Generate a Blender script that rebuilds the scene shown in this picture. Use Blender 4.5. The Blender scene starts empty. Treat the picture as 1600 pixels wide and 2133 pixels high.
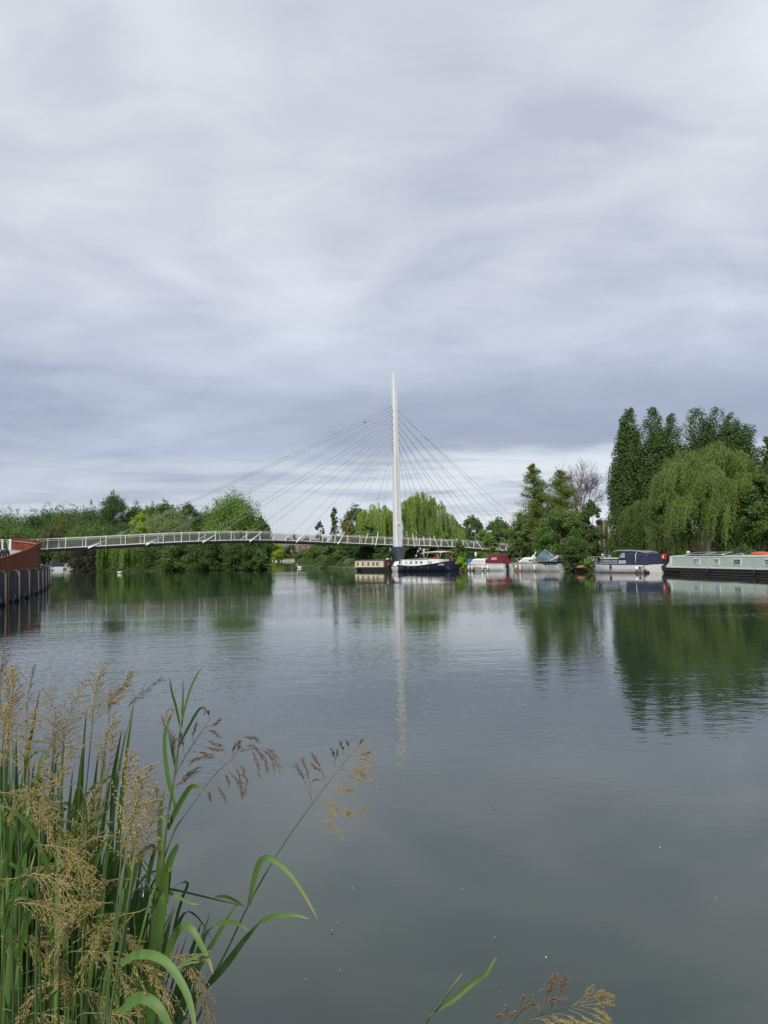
import bpy, math, random
import numpy as np
from mathutils import Vector, Matrix, noise as mnoise
from mathutils.geometry import tessellate_polygon
S = bpy.context.scene
COL = S.collection
R_ = math.radians

# ------------------------------------------------------------------ camera
CAMZ = 2.4; PITCH = math.atan(88.5/1600.0); ROLL = R_(1.27); F = 1600.0
cam_d = bpy.data.cameras.new('camera'); cam = bpy.data.objects.new('camera', cam_d); COL.objects.link(cam)
cam_d.sensor_fit = 'HORIZONTAL'; cam_d.sensor_width = 36.0; cam_d.lens = 36.0
cam_d.clip_start = 0.05; cam_d.clip_end = 6000
fwd = Vector((0, math.cos(PITCH), math.sin(PITCH))); u0 = Vector((0, -math.sin(PITCH), math.cos(PITCH))); r0 = Vector((1, 0, 0))
rgt = math.cos(ROLL)*r0 - math.sin(ROLL)*u0; upv = math.sin(ROLL)*r0 + math.cos(ROLL)*u0
cam.matrix_world = Matrix(((rgt.x, upv.x, -fwd.x, 0), (rgt.y, upv.y, -fwd.y, 0), (rgt.z, upv.z, -fwd.z, CAMZ), (0, 0, 0, 1)))
S.camera = cam

# ------------------------------------------------------------------ light and exposure
SUN_EL, SUN_AZ = R_(40), R_(200)      # sun behind the camera, veiled by cloud
sd = bpy.data.lights.new('sun', 'SUN'); sun = bpy.data.objects.new('sun', sd); COL.objects.link(sun)
sd.energy = 3.0; sd.angle = R_(11); sd.color = (1.0, 0.96, 0.9)
sdir = Vector((math.sin(SUN_AZ)*math.cos(SUN_EL), math.cos(SUN_AZ)*math.cos(SUN_EL), math.sin(SUN_EL)))
sun.rotation_euler = sdir.to_track_quat('Z', 'Y').to_euler()
S.view_settings.view_transform = 'Standard'; S.view_settings.look = 'None'
S.view_settings.exposure = 0.2; S.view_settings.gamma = 1.0
S.render.resolution_x = 768; S.render.resolution_y = 1024
S.render.engine = 'CYCLES'
S.cycles.max_bounces = 6; S.cycles.transparent_max_bounces = 12; S.cycles.caustics_reflective = False; S.cycles.caustics_refractive = False

W_ = bpy.data.worlds.new('World'); S.world = W_; W_.use_nodes = True
nt = W_.node_tree; N = nt.nodes; N.clear()
def nn(t, nt_=None, **kw):
    n = (nt_ or nt).nodes.new(t)
    for k, v in kw.items(): setattr(n, k, v)
    return n
def mth(op, a, b=None, c=None, nt_=None, clamp=False):
    t = nt_ or nt
    n = t.nodes.new('ShaderNodeMath'); n.operation = op; n.use_clamp = clamp
    for i, v in enumerate((a, b, c)):
        if v is None: continue
        if isinstance(v, (int, float)): n.inputs[i].default_value = v
        else: t.links.new(v, n.inputs[i])
    return n.outputs[0]
def mrange(v, a, b, c=0.0, d=1.0, smooth=True, nt_=None):
    t = nt_ or nt
    n = t.nodes.new('ShaderNodeMapRange'); n.interpolation_type = 'SMOOTHSTEP' if smooth else 'LINEAR'
    t.links.new(v, n.inputs[0])
    for i, x in enumerate((a, b, c, d)): n.inputs[i+1].default_value = x
    return n.outputs[0]
def ramp(v, stops, nt_=None, interp='LINEAR'):
    t = nt_ or nt
    n = t.nodes.new('ShaderNodeValToRGB'); n.color_ramp.interpolation = interp
    t.links.new(v, n.inputs[0]); e = n.color_ramp.elements
    while len(e) < len(stops): e.new(0.5)
    for i, (p, c) in enumerate(stops): e[i].position = p; e[i].color = (c[0], c[1], c[2], 1)
    return n.outputs[0]
def mixc(f, a, b, blend='MIX', nt_=None):
    t = nt_ or nt
    n = t.nodes.new('ShaderNodeMix'); n.data_type = 'RGBA'; n.blend_type = blend
    for idx, v in ((0, f), (6, a), (7, b)):
        if isinstance(v, (int, float)): n.inputs[idx].default_value = v
        elif isinstance(v, (tuple, list)): n.inputs[idx].default_value = (v[0], v[1], v[2], 1)
        else: t.links.new(v, n.inputs[idx])
    return n.outputs[2]
def noise(vec, scale, detail=4, rough=0.5, dist=0.0, nt_=None, out=0):
    t = nt_ or nt
    n = t.nodes.new('ShaderNodeTexNoise'); n.inputs['Scale'].default_value = scale; n.inputs['Detail'].default_value = detail
    n.inputs['Roughness'].default_value = rough; n.inputs['Distortion'].default_value = dist
    if vec is not None: t.links.new(vec, n.inputs['Vector'])
    return n.outputs[out]
def srgb(r, g, b):
    f = lambda c: (c/255/12.92) if c/255 <= 0.04045 else ((c/255+0.055)/1.055)**2.4
    return (f(r), f(g), f(b))

def build_world():
    tc = nn('ShaderNodeTexCoord'); sep = nn('ShaderNodeSeparateXYZ'); nt.links.new(tc.outputs['Generated'], sep.inputs[0])
    x, y, z = sep.outputs
    za = mth('ABSOLUTE', z); zp = mth('ADD', za, 0.17)
    comb = nn('ShaderNodeCombineXYZ'); nt.links.new(mth('DIVIDE', x, zp), comb.inputs[0]); nt.links.new(mth('DIVIDE', y, zp), comb.inputs[1]); comb.inputs[2].default_value = 3.7
    # rotate and stretch the cloud field so its bands run obliquely across the view
    mp = nn('ShaderNodeMapping'); nt.links.new(comb.outputs[0], mp.inputs[0]); mp.inputs['Rotation'].default_value = (0, 0, R_(24)); mp.inputs['Scale'].default_value = (0.85, 1.0, 1)
    big = noise(mp.outputs[0], 0.85, 3, 0.5, 0.4); mid = noise(mp.outputs[0], 2.0, 4, 0.5, 0.8)
    mp2 = nn('ShaderNodeMapping'); nt.links.new(comb.outputs[0], mp2.inputs[0]); mp2.inputs['Rotation'].default_value = (0, 0, R_(-14)); mp2.inputs['Scale'].default_value = (0.75, 1.15, 1); mp2.inputs['Location'].default_value = (4.1, 2.2, 0)
    fine = noise(mp2.outputs[0], 4.5, 5, 0.55, 1.0)
    # broad layering with height
    base = ramp(za, [(0.0, srgb(168, 178, 194)), (0.055, srgb(172, 181, 196)), (0.12, srgb(160, 169, 188)), (0.175, srgb(163, 172, 191)),
                     (0.24, srgb(180, 187, 203)), (0.31, srgb(195, 200, 212)), (0.42, srgb(205, 209, 217)), (0.55, srgb(209, 212, 220)), (1.0, srgb(202, 206, 214))])
    v = mth('ADD', mth('MULTIPLY', mth('SUBTRACT', big, 0.5), 1.5), mth('ADD', mth('MULTIPLY', mth('SUBTRACT', mid, 0.5), 1.0), mth('MULTIPLY', mth('SUBTRACT', fine, 0.5), 0.42)))
    dens = mrange(v, -0.42, 0.42, 0.0, 1.0, smooth=False)
    tint = ramp(dens, [(0.0, (1.26, 1.25, 1.21)), (0.5, (1.0, 1.0, 1.0)), (1.0, (0.72, 0.74, 0.81))])
    c = mixc(1.0, base, tint, 'MULTIPLY')
    # a heavier bank low on the right with the gap of pale cloud under it
    azr = mrange(x, -0.35, 0.25)
    edge = mth('ADD', za, mth('MULTIPLY', mth('SUBTRACT', noise(mp2.outputs[0], 1.2, 5, 0.6), 0.5), 0.09))
    bank = mth('MULTIPLY', mth('MULTIPLY', mrange(edge, 0.112, 0.142), mrange(edge, 0.15, 0.26, 1, 0)), azr)
    c = mixc(mth('MULTIPLY', bank, 0.6), c, srgb(140, 149, 170))
    mp3 = nn('ShaderNodeMapping'); nt.links.new(tc.outputs['Generated'], mp3.inputs[0]); mp3.inputs['Scale'].default_value = (2.2, 2.2, 26.0)
    strat = noise(mp3.outputs[0], 1.6, 4, 0.55, 0.4)
    gap = mth('MULTIPLY', mrange(edge, 0.142, 0.108), mth('MULTIPLY', mrange(x, -0.3, 0.16, 0.35, 1.0), mrange(strat, 0.34, 0.54)))
    c = mixc(mth('MULTIPLY', gap, 0.9), c, srgb(214, 219, 226))
    dk = mth('MULTIPLY', mrange(za, 0.15, 0.03), mrange(strat, 0.48, 0.34))
    c = mixc(mth('MULTIPLY', dk, 0.3), c, srgb(140, 153, 178))
    sky = nn('ShaderNodeTexSky'); sky.sky_type = 'NISHITA'; sky.sun_disc = False; sky.sun_elevation = SUN_EL; sky.sun_rotation = SUN_AZ
    c10 = nn('ShaderNodeVectorMath', operation='SCALE'); nt.links.new(c, c10.inputs[0]); c10.inputs[3].default_value = 10.0
    fin = mixc(0.93, sky.outputs[0], c10.outputs[0])
    bg = nn('ShaderNodeBackground'); nt.links.new(fin, bg.inputs[0]); bg.inputs[1].default_value = 0.103
    out = nn('ShaderNodeOutputWorld'); nt.links.new(bg.outputs[0], out.inputs[0])
build_world()

# ------------------------------------------------------------------ placing helpers
CP = Vector((0, 0, CAMZ))
def at(px, py, Y):
    d = (px-800)*rgt - (py-1066.5)*upv + F*fwd
    return CP + d*(Y/d.y)
def WX(px, Y, z):
    zz = z-CAMZ
    Fz = Y*math.cos(PITCH) + zz*math.sin(PITCH); U = -Y*math.sin(PITCH) + zz*math.cos(PITCH)
    return (((px-800)/F)*Fz + math.sin(ROLL)*U)/math.cos(ROLL)
def W(px, Y, z): return Vector((WX(px, Y, z), Y, z))

# ------------------------------------------------------------------ scene graph helpers
def tag(o, label, cat, group=None):
    o['label'] = label; o['category'] = cat
    if group: o['group'] = group
    return o
def thing(name, label, cat, loc=(0, 0, 0), rz=0.0, group=None):
    o = bpy.data.objects.new(name, None); COL.objects.link(o); o.empty_display_size = 0.3
    o.location = loc; o.rotation_euler = (0, 0, rz)
    return tag(o, label, cat, group)
def link(name, me, m, parent=None):
    o = bpy.data.objects.new(name, me); COL.objects.link(o)
    if parent is not None: o.parent = parent
    if m is not None and len(me.materials) == 0:
        for q in (m if isinstance(m, (list, tuple)) else [m]): me.materials.append(q)
    return o
def struct(name, me, m):
    o = link(name, me, m); o['kind'] = 'structure'; return o
def copy_tree(o, parent=None):
    c = o.copy(); COL.objects.link(c)
    if parent is not None: c.parent = parent
    for ch in list(o.children): copy_tree(ch, c)
    return c

class MB:
    """collects shapes into one mesh"""
    def __init__(s): s.v = []; s.f = []; s.mi = []; s.sm = []
    def add(s, vs, fs, mi=0, smooth=False):
        b = len(s.v); s.v += [tuple(v) for v in vs]
        for f in fs: s.f.append(tuple(i+b for i in f)); s.mi.append(mi); s.sm.append(smooth)
        return s
    def box(s, c, d, rz=0.0, mi=0, bev=0.0):
        cx, cy, cz = c; dx, dy, dz = d[0]/2, d[1]/2, d[2]/2
        ca, sa = math.cos(rz), math.sin(rz)
        def q(x, y, z): return (cx+x*ca-y*sa, cy+x*sa+y*ca, cz+z)
        if bev <= 0:
            vs = [q(x, y, z) for z in (-dz, dz) for x, y in ((-dx, -dy), (dx, -dy), (dx, dy), (-dx, dy))]
            fs = [(3, 2, 1, 0), (4, 5, 6, 7), (0, 1, 5, 4), (1, 2, 6, 5), (2, 3, 7, 6), (3, 0, 4, 7)]
            return s.add(vs, fs, mi)
        b = min(bev, dx*.9, dy*.9, dz*.9)
        rings = []
        def ring(ix, z):
            x, y = dx-ix, dy-ix; k = b*0.6
            return [q(a, bb, z) for a, bb in ((-x+k, -y), (x-k, -y), (x, -y+k), (x, y-k), (x-k, y), (-x+k, y), (-x, y-k), (-x, -y+k))]
        vs = ring(b, -dz)+ring(0, -dz+b)+ring(0, dz-b)+ring(b, dz)
        fs = [tuple(reversed(range(8))), tuple(range(24, 32))]
        for r in range(3):
            for i in range(8): j = (i+1) % 8; fs.append((r*8+i, r*8+j, r*8+8+j, r*8+8+i))
        return s.add(vs, fs, mi)
    def tube(s, pts, rad, n=6, mi=0, cap=True, smooth=True, squash=None):
        P = [Vector(p) for p in pts]; m = len(P)
        rr = rad if isinstance(rad, (list, tuple)) else [rad]*m
        vs = []; ref = Vector((0, 0, 1)); prev = None
        for i, p in enumerate(P):
            t = (P[min(i+1, m-1)]-P[max(i-1, 0)])
            t = t.normalized() if t.length > 1e-9 else Vector((0, 0, 1))
            if prev is None:
                a = t.cross(ref if abs(t.z) < .95 else Vector((1, 0, 0))).normalized()
            else:
                a = (prev-t*prev.dot(t))
                a = a.normalized() if a.length > 1e-6 else t.orthogonal().normalized()
            prev = a; b = t.cross(a)
            for k in range(n):
                an = 2*math.pi*k/n
                vs.append(p + rr[i]*(math.cos(an)*a + math.sin(an)*b*(squash or 1)))
        fs = [(i*n+k, i*n+(k+1) % n, (i+1)*n+(k+1) % n, (i+1)*n+k) for i in range(m-1) for k in range(n)]
        s.add(vs, fs, mi, smooth)
        if cap:
            s.add([vs[k] for k in range(n)], [tuple(reversed(range(n)))], mi)
            s.add([vs[(m-1)*n+k] for k in range(n)], [tuple(range(n))], mi)
        return s
    def loft(s, rings, mi=0, closed=False, smooth=False, capends=True):
        n = len(rings[0]); vs = [p for r in rings for p in r]; m = n if closed else n-1
        fs = [(i*n+k, i*n+(k+1) % n, (i+1)*n+(k+1) % n, (i+1)*n+k) for i in range(len(rings)-1) for k in range(m)]
        if capends: fs += [tuple(reversed(range(n))), tuple((len(rings)-1)*n+k for k in range(n))]
        return s.add(vs, fs, mi, smooth)
    def prism(s, poly, a, b, axis='y', mi=0):
        """extrude a polygon of (u,v) along an axis between a and b"""
        def m(u, v, w): return {'y': (u, w, v), 'x': (w, u, v), 'z': (u, v, w)}[axis]
        n = len(poly); vs = [m(u, v, a) for u, v in poly]+[m(u, v, b) for u, v in poly]
        tris = tessellate_polygon([[Vector((u, v, 0)) for u, v in poly]])
        fs = [tuple(t) for t in tris]+[tuple(i+n for i in reversed(t)) for t in tris]
        fs += [(i, (i+1) % n, n+(i+1) % n, n+i) for i in range(n)]
        return s.add(vs, fs, mi)
    def sphere(s, c, r, seg=10, rings=7, mi=0):
        rx, ry, rz = r if isinstance(r, (tuple, list)) else (r, r, r)
        vs = [(c[0], c[1], c[2]+rz)]
        for i in range(1, rings):
            ph = math.pi*i/rings
            for k in range(seg):
                th = 2*math.pi*k/seg
                vs.append((c[0]+rx*math.sin(ph)*math.cos(th), c[1]+ry*math.sin(ph)*math.sin(th), c[2]+rz*math.cos(ph)))
        vs.append((c[0], c[1], c[2]-rz)); fs = []
        for k in range(seg): fs.append((0, 1+k, 1+(k+1) % seg))
        for i in range(rings-2):
            for k in range(seg):
                a = 1+i*seg+k; b = 1+i*seg+(k+1) % seg
                fs.append((a, a+seg, b+seg, b))
        L = len(vs)-1; o = 1+(rings-2)*seg
        for k in range(seg): fs.append((o+(k+1) % seg, o+k, L))
        return s.add(vs, fs, mi, True)
    def mesh(s, name='mesh', fixn=True):
        me = bpy.data.meshes.new(name); me.from_pydata(s.v, [], s.f)
        me.polygons.foreach_set('material_index', s.mi); me.polygons.foreach_set('use_smooth', s.sm)
        if fixn and len(s.f) < 60000:
            import bmesh
            bm = bmesh.new(); bm.from_mesh(me); bmesh.ops.remove_doubles(bm, verts=bm.verts, dist=1e-5)
            bmesh.ops.recalc_face_normals(bm, faces=bm.faces); bm.to_mesh(me); bm.free()
        me.update(); return me
    def build(s, name, m, parent=None): return link(name, s.mesh(name), m, parent)

# ------------------------------------------------------------------ materials
_mats = {}
def mat(name, col, rough=0.6, var=0.12, scale=3.0, metal=0.0, spec=0.5, bump=0.0, col2=None, coord='Object', stretch=(1, 1, 1), detail=5, var2=None, trans=0.0):
    if name in _mats: return _mats[name]
    m = bpy.data.materials.new(name); m.use_nodes = True; t = m.node_tree; b = t.nodes['Principled BSDF']
    tc = t.nodes.new('ShaderNodeTexCoord'); mp = t.nodes.new('ShaderNodeMapping'); t.links.new(tc.outputs[coord], mp.inputs[0]); mp.inputs['Scale'].default_value = stretch
    n = noise(mp.outputs[0], scale, detail, 0.6, 0.3, nt_=t)
    c2 = col2 or tuple(c*(1-2.2*var) for c in col); c1 = col if col2 else tuple(min(1, c*(1+var)) for c in col)
    c = ramp(n, [(0.3, c2), (0.68, c1)], nt_=t)
    t.links.new(c, b.inputs['Base Color'])
    b.inputs['Roughness'].default_value = rough; b.inputs['Metallic'].default_value = metal; b.inputs['Specular IOR Level'].default_value = spec
    if bump > 0:
        bp = t.nodes.new('ShaderNodeBump'); bp.inputs['Strength'].default_value = bump; bp.inputs['Distance'].default_value = 0.05
        t.links.new(n, bp.inputs['Height']); t.links.new(bp.outputs[0], b.inputs['Normal'])
    _mats[name] = m; return m
def leaf_mat(name, col, col2, rough=0.55, trans=0.25, clump=0.35, spread=0.5):
    """leaf colour varies from leaf to leaf and from bough to bough"""
    if name in _mats: return _mats[name]
    m = bpy.data.materials.new(name); m.use_nodes = True; t = m.node_tree; b = t.nodes['Principled BSDF']; out = t.nodes['Material Output']
    g = t.nodes.new('ShaderNodeNewGeometry'); tc = t.nodes.new('ShaderNodeTexCoord')
    n = noise(tc.outputs['Object'], clump, 3, 0.6, 0.0, nt_=t)
    f = mth('ADD', mth('MULTIPLY', g.outputs['Random Per Island'], spread), mth('MULTIPLY', mrange(n, 0.3, 0.7, nt_=t), 1-spread), nt_=t)
    c = ramp(f, [(0.0, col), (1.0, col2)], nt_=t)
    t.links.new(c, b.inputs['Base Color']); b.inputs['Roughness'].default_value = rough; b.inputs['Specular IOR Level'].default_value = 0.2
    tr = t.nodes.new('ShaderNodeBsdfTranslucent'); hs = t.nodes.new('ShaderNodeHueSaturation'); hs.inputs['Value'].default_value = 1.5; hs.inputs['Saturation'].default_value = 1.1
    t.links.new(c, hs.inputs['Color']); t.links.new(hs.outputs[0], tr.inputs[0])
    mx = t.nodes.new('ShaderNodeMixShader'); mx.inputs[0].default_value = trans; t.links.new(b.outputs[0], mx.inputs[1]); t.links.new(tr.outputs[0], mx.inputs[2]); t.links.new(mx.outputs[0], out.inputs[0])
    _mats[name] = m; return m

M_white = mat('painted_steel_white', (0.78, 0.79, 0.76), 0.45, 0.05, 0.6)
M_mast = mat('mast_paint', (0.60, 0.63, 0.62), 0.45, 0.05, 0.35, stretch=(1, 1, 0.25))
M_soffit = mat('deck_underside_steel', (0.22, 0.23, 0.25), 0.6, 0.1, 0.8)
M_pier = mat('pier_paint', (0.07, 0.08, 0.12), 0.6, 0.15, 1.5)
M_deck = mat('deck_surface', (0.34, 0.32, 0.30), 0.85, 0.1, 6)
M_cable = mat('cable_steel', (0.28, 0.29, 0.30), 0.4, 0.05, 2, metal=0.4)
M_corten = mat('weathering_steel', (0.20, 0.058, 0.024), 0.9, 0.2, 1.3, stretch=(1, 1, 0.45), bump=0.15, col2=(0.085, 0.026, 0.014), spec=0.15)
M_black = mat('black_paint', (0.018, 0.018, 0.020), 0.45, 0.2, 3)
M_hullwhite = mat('white_gelcoat', (0.80, 0.80, 0.79), 0.35, 0.07, 1.2, stretch=(1, 1, 2.5), col2=(0.66, 0.66, 0.63))
M_hulldirty = mat('stained_gelcoat', (0.76, 0.76, 0.74), 0.5, 0.1, 1.5, stretch=(1, 1, 0.5), col2=(0.46, 0.45, 0.40))
M_glass = mat('window_glass', (0.10, 0.13, 0.16), 0.08, 0.3, 2.0, spec=0.8)
M_glass2 = mat('pale_window_glass', (0.30, 0.36, 0.42), 0.12, 0.3, 2.5, spec=0.8)
M_chrome = mat('stainless_rail', (0.55, 0.56, 0.57), 0.3, 0.05, 2, metal=0.7)
M_wood = mat('weathered_wood', (0.24, 0.17, 0.11), 0.8, 0.2, 8, stretch=(1, 1, 0.2))
M_bark = mat('bark', (0.11, 0.09, 0.07), 0.9, 0.25, 4, stretch=(1, 1, 0.3), bump=0.4)
M_palebark = mat('pale_bark', (0.27, 0.25, 0.21), 0.9, 0.25, 3, stretch=(1, 1, 0.3), bump=0.4)
M_twig = mat('bare_twig', (0.16, 0.12, 0.10), 0.9, 0.2, 3)

# ------------------------------------------------------------------ water
def water_mat():
    m = bpy.data.materials.new('river_water'); m.use_nodes = True; t = m.node_tree; b = t.nodes['Principled BSDF']
    tc = t.nodes.new('ShaderNodeTexCoord'); P = tc.outputs['Object']
    mp = t.nodes.new('ShaderNodeMapping'); t.links.new(P, mp.inputs[0]); mp.inputs['Scale'].default_value = (0.75, 1.25, 1.0)
    q = mp.outputs[0]
    w1 = noise(q, 4.2, 2, 0.5, 0.0, nt_=t); w2 = noise(q, 1.1, 1, 0.5, 0.0, nt_=t); w3 = noise(q, 11.0, 1, 0.5, 0, nt_=t)
    # wind: calm lanes and ruffled patches
    mp2 = t.nodes.new('ShaderNodeMapping'); t.links.new(P, mp2.inputs[0]); mp2.inputs['Scale'].default_value = (0.028, 0.05, 1.0); mp2.inputs['Rotation'].default_value = (0, 0, R_(8)); mp2.inputs['Location'].default_value = (WPX, WPY, 0)
    pt = noise(mp2.outputs[0], 1.0, 3, 0.55, 0.3, nt_=t)
    sx = t.nodes.new('ShaderNodeSeparateXYZ'); t.links.new(P, sx.inputs[0]); Yw = sx.outputs[1]
    near = mrange(Yw, 6.0, 13.0, 0.10, 1.0, nt_=t)       # the margin in the lee of the bank is nearly still
    patch = mrange(pt, 0.42, 0.60, 0.60, 2.6, nt_=t)
    amp = mth('MULTIPLY', patch, near, nt_=t); amp = mth('MULTIPLY', amp, mrange(Yw, 14, 55, 1.0, 0.30, nt_=t), nt_=t)
    # ruffled lanes far out
    lane = mth('ADD', mrange(mth('ABSOLUTE', mth('SUBTRACT', Yw, 118, nt_=t), nt_=t), 9, 3, nt_=t), 0.0, nt_=t)
    amp = mth('ADD', amp, mth('MULTIPLY', lane, 0.35, nt_=t), nt_=t)
    h = mth('ADD', mth('ADD', mth('MULTIPLY', w1, 0.0042, nt_=t), mth('MULTIPLY', w2, 0.006, nt_=t), nt_=t), mth('MULTIPLY', w3, 0.0016, nt_=t), nt_=t)
    h = mth('MULTIPLY', h, amp, nt_=t)
    bp = t.nodes.new('ShaderNodeBump'); bp.inputs['Strength'].default_value = 1.0; bp.inputs['Distance'].default_value = 1.0
    t.links.new(h, bp.inputs['Height']); t.links.new(bp.outputs[0], b.inputs['Normal'])
    murk = noise(P, 0.5, 3, 0.6, 0.4, nt_=t)
    c = ramp(murk, [(0.3, (0.012, 0.026, 0.017)), (0.7, (0.020, 0.036, 0.024))], nt_=t)
    t.links.new(c, b.inputs['Base Color'])
    b.inputs['Roughness'].default_value = 0.015; b.inputs['IOR'].default_value = 1.75
    return m
WPX, WPY = 0.37, 0.9
def quad_mesh(name, x0, x1, y0, y1, z, nx=1, ny=1):
    me = bpy.data.meshes.new(name)
    vs = [(x0+(x1-x0)*i/nx, y0+(y1-y0)*j/ny, z) for j in range(ny+1) for i in range(nx+1)]
    fs = [(j*(nx+1)+i, j*(nx+1)+i+1, (j+1)*(nx+1)+i+1, (j+1)*(nx+1)+i) for j in range(ny) for i in range(nx)]
    me.from_pydata(vs, [], fs); me.update(); return me
struct('river_water', quad_mesh('river_water', -900, 900, -60, 1400, 0.0), water_mat())

# ------------------------------------------------------------------ land
M_grass = mat('bank_grass', (0.085, 0.12, 0.035), 0.9, 0.3, 0.35, col2=(0.045, 0.07, 0.022), bump=0.5)
M_mud = mat('bank_earth', (0.10, 0.085, 0.055), 0.9, 0.3, 1.2, bump=0.5, col2=(0.05, 0.05, 0.03))
def land(name, poly, z=0.45, m=None, seed=1):
    rnd = random.Random(seed); pts = []
    n = len(poly)
    for i in range(n):   # roughen the shoreline
        a = Vector(poly[i]); b = Vector(poly[(i+1) % n]); L = (b-a).length; k = max(1, min(40, int(L/3))) if L < 220 else 1
        for j in range(k):
            p = a.lerp(b, j/k)
            if k > 1 and j > 0: p += Vector((rnd.uniform(-.5, .5), rnd.uniform(-.5, .5)))
            pts.append(p)
    cx = sum(p.x for p in pts)/len(pts); area = sum(pts[i].x*pts[(i+1) % len(pts)].y-pts[(i+1) % len(pts)].x*pts[i].y for i in range(len(pts)))
    if area < 0: pts.reverse()
    mb = MB(); m_ = len(pts); top = [(p.x, p.y, z) for p in pts]
    tris = tessellate_polygon([[Vector(p) for p in top]])
    mb.add(top, [tuple(t) for t in tris], 0)
    rings = [[], [], []]
    for i in range(m_):
        p = pts[i]; a = pts[i-1]; b = pts[(i+1) % m_]; t = (b-a); nrm = Vector((t.y, -t.x)); nrm = nrm.normalized() if nrm.length > 0 else Vector((1, 0))
        for k, (o, zz) in enumerate(((0, z), (0.45, z*0.5), (0.7, -0.6))): q = p+nrm*o; rings[k].append((q.x, q.y, zz))
    for k in range(2):
        mb.add(rings[k]+rings[k+1], [(i, (i+1) % m_, m_+(i+1) % m_, m_+i) for i in range(m_)], 0 if k == 0 else 1)
    return struct(name, mb.mesh(name), [m or M_grass, M_mud])
RB = [(36, 30), (34.5, 45), (32.4, 60), (30.2, 74), (27.6, 82), (22.3, 92), (17.6, 100), (12.2, 106), (5.5, 112.5), (0.5, 119), (-5, 128), (-9, 140), (-13, 152), (-21, 185), (-33, 290), (-46, 408)]
right_bank = RB + [(-20, 1300), (900, 1300), (900, 30)]
left_bank = [(-22.5, 147), (-35, 157), (-55, 168), (-72, 180), (-82, 206), (-87, 238), (-106, 248), (-150, 262), (-260, 300), (-800, 380), (-800, 1300), (-180, 1300), (-66, 430), (-40, 240)]
land('grass_bank', right_bank, 0.45, seed=3)
land('far_bank', left_bank, 0.4, seed=4)
land('end_bank', [(-66, 431), (-47, 409), (-19, 1310), (-181, 1310)], 0.35, seed=5)
land('near_bank', [(-60, -20), (-60, 8), (-14, 4.5), (-5, 2.7), (-2, 2.3), (0, 1.6), (4, 0.7), (12, 0.3), (30, -2), (30, -20)], 0.5, seed=6)

# ------------------------------------------------------------------ footbridge
def catmull(P, step):
    out = []; P = [Vector(p) for p in P]; Q = [P[0]*2-P[1]]+P+[P[-1]*2-P[-2]]
    for i in range(1, len(Q)-2):
        a, b, c, d = Q[i-1:i+3]; n = max(2, int((c-b).length/step))
        for k in range(n):
            t = k/n; out.append(0.5*((2*b)+(c-a)*t+(2*a-5*b+4*c-d)*t*t+(3*b-a-3*c+d)*t**3))
    out.append(P[-1]); return out
BPX = [(28, 81.5, 1151), (54, 96, 1147.5), (87, 110, 1143.7), (220, 116, 1136.5), (390, 122, 1127.8), (520, 129, 1124.6), (600, 135, 1126), (700, 143, 1130), (826, 151, 1135), (940, 159, 1138.5), (1000, 163, 1142.5), (1050, 166, 1146), (1160, 173, 1152)]
path = catmull([at(a, c, b) for a, b, c in BPX], 0.4)
cum = [0.0]
for i in range(1, len(path)): cum.append(cum[-1]+(path[i]-path[i-1]).length)
TOT = cum[-1]
def bp(s):
    s = max(0.0, min(TOT-1e-4, s)); i = max(1, int(np.searchsorted(cum, s))); t = (s-cum[i-1])/(cum[i]-cum[i-1]+1e-9)
    p = path[i-1].lerp(path[i], t); d = (path[min(i+3, len(path)-1)]-path[max(i-4, 0)]); d.z = 0; d.normalize()
    return p, d, Vector((-d.y, d.x, 0))     # point on the front edge, along, towards the rear edge
DW = 3.6
br = thing('cable_stayed_footbridge', 'long white cable-stayed footbridge with a single tall tapering mast, crossing the river', 'bridge', (0, 0, 0))
def s_of_px(px):
    best = min(range(len(path)), key=lambda i: abs(path[i].x-WX(px, path[i].y, path[i].z))); return cum[best]
ns = 90; st = [bp(TOT*i/ns) for i in range(ns+1)]
mb = MB()
mb.loft([[p+q*0.1+Vector((0, 0, 0)), p+q*(DW-0.1), p+q*(DW-0.1)+Vector((0, 0, -0.05)), p+q*0.1+Vector((0, 0, -0.05))] for p, d, q in st], closed=True); mb.build('deck', M_deck, br)
mb = MB()
mb.loft([[p+q*0.05+Vector((0, 0, -0.06)), p+q*(DW-0.05)+Vector((0, 0, -0.06)), p+q*(DW-0.45)+Vector((0, 0, -0.36)), p+q*(DW/2)+Vector((0, 0, -0.5)), p+q*0.45+Vector((0, 0, -0.36))] for p, d, q in st], closed=True); mb.build('deck_box', M_soffit, br)
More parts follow.
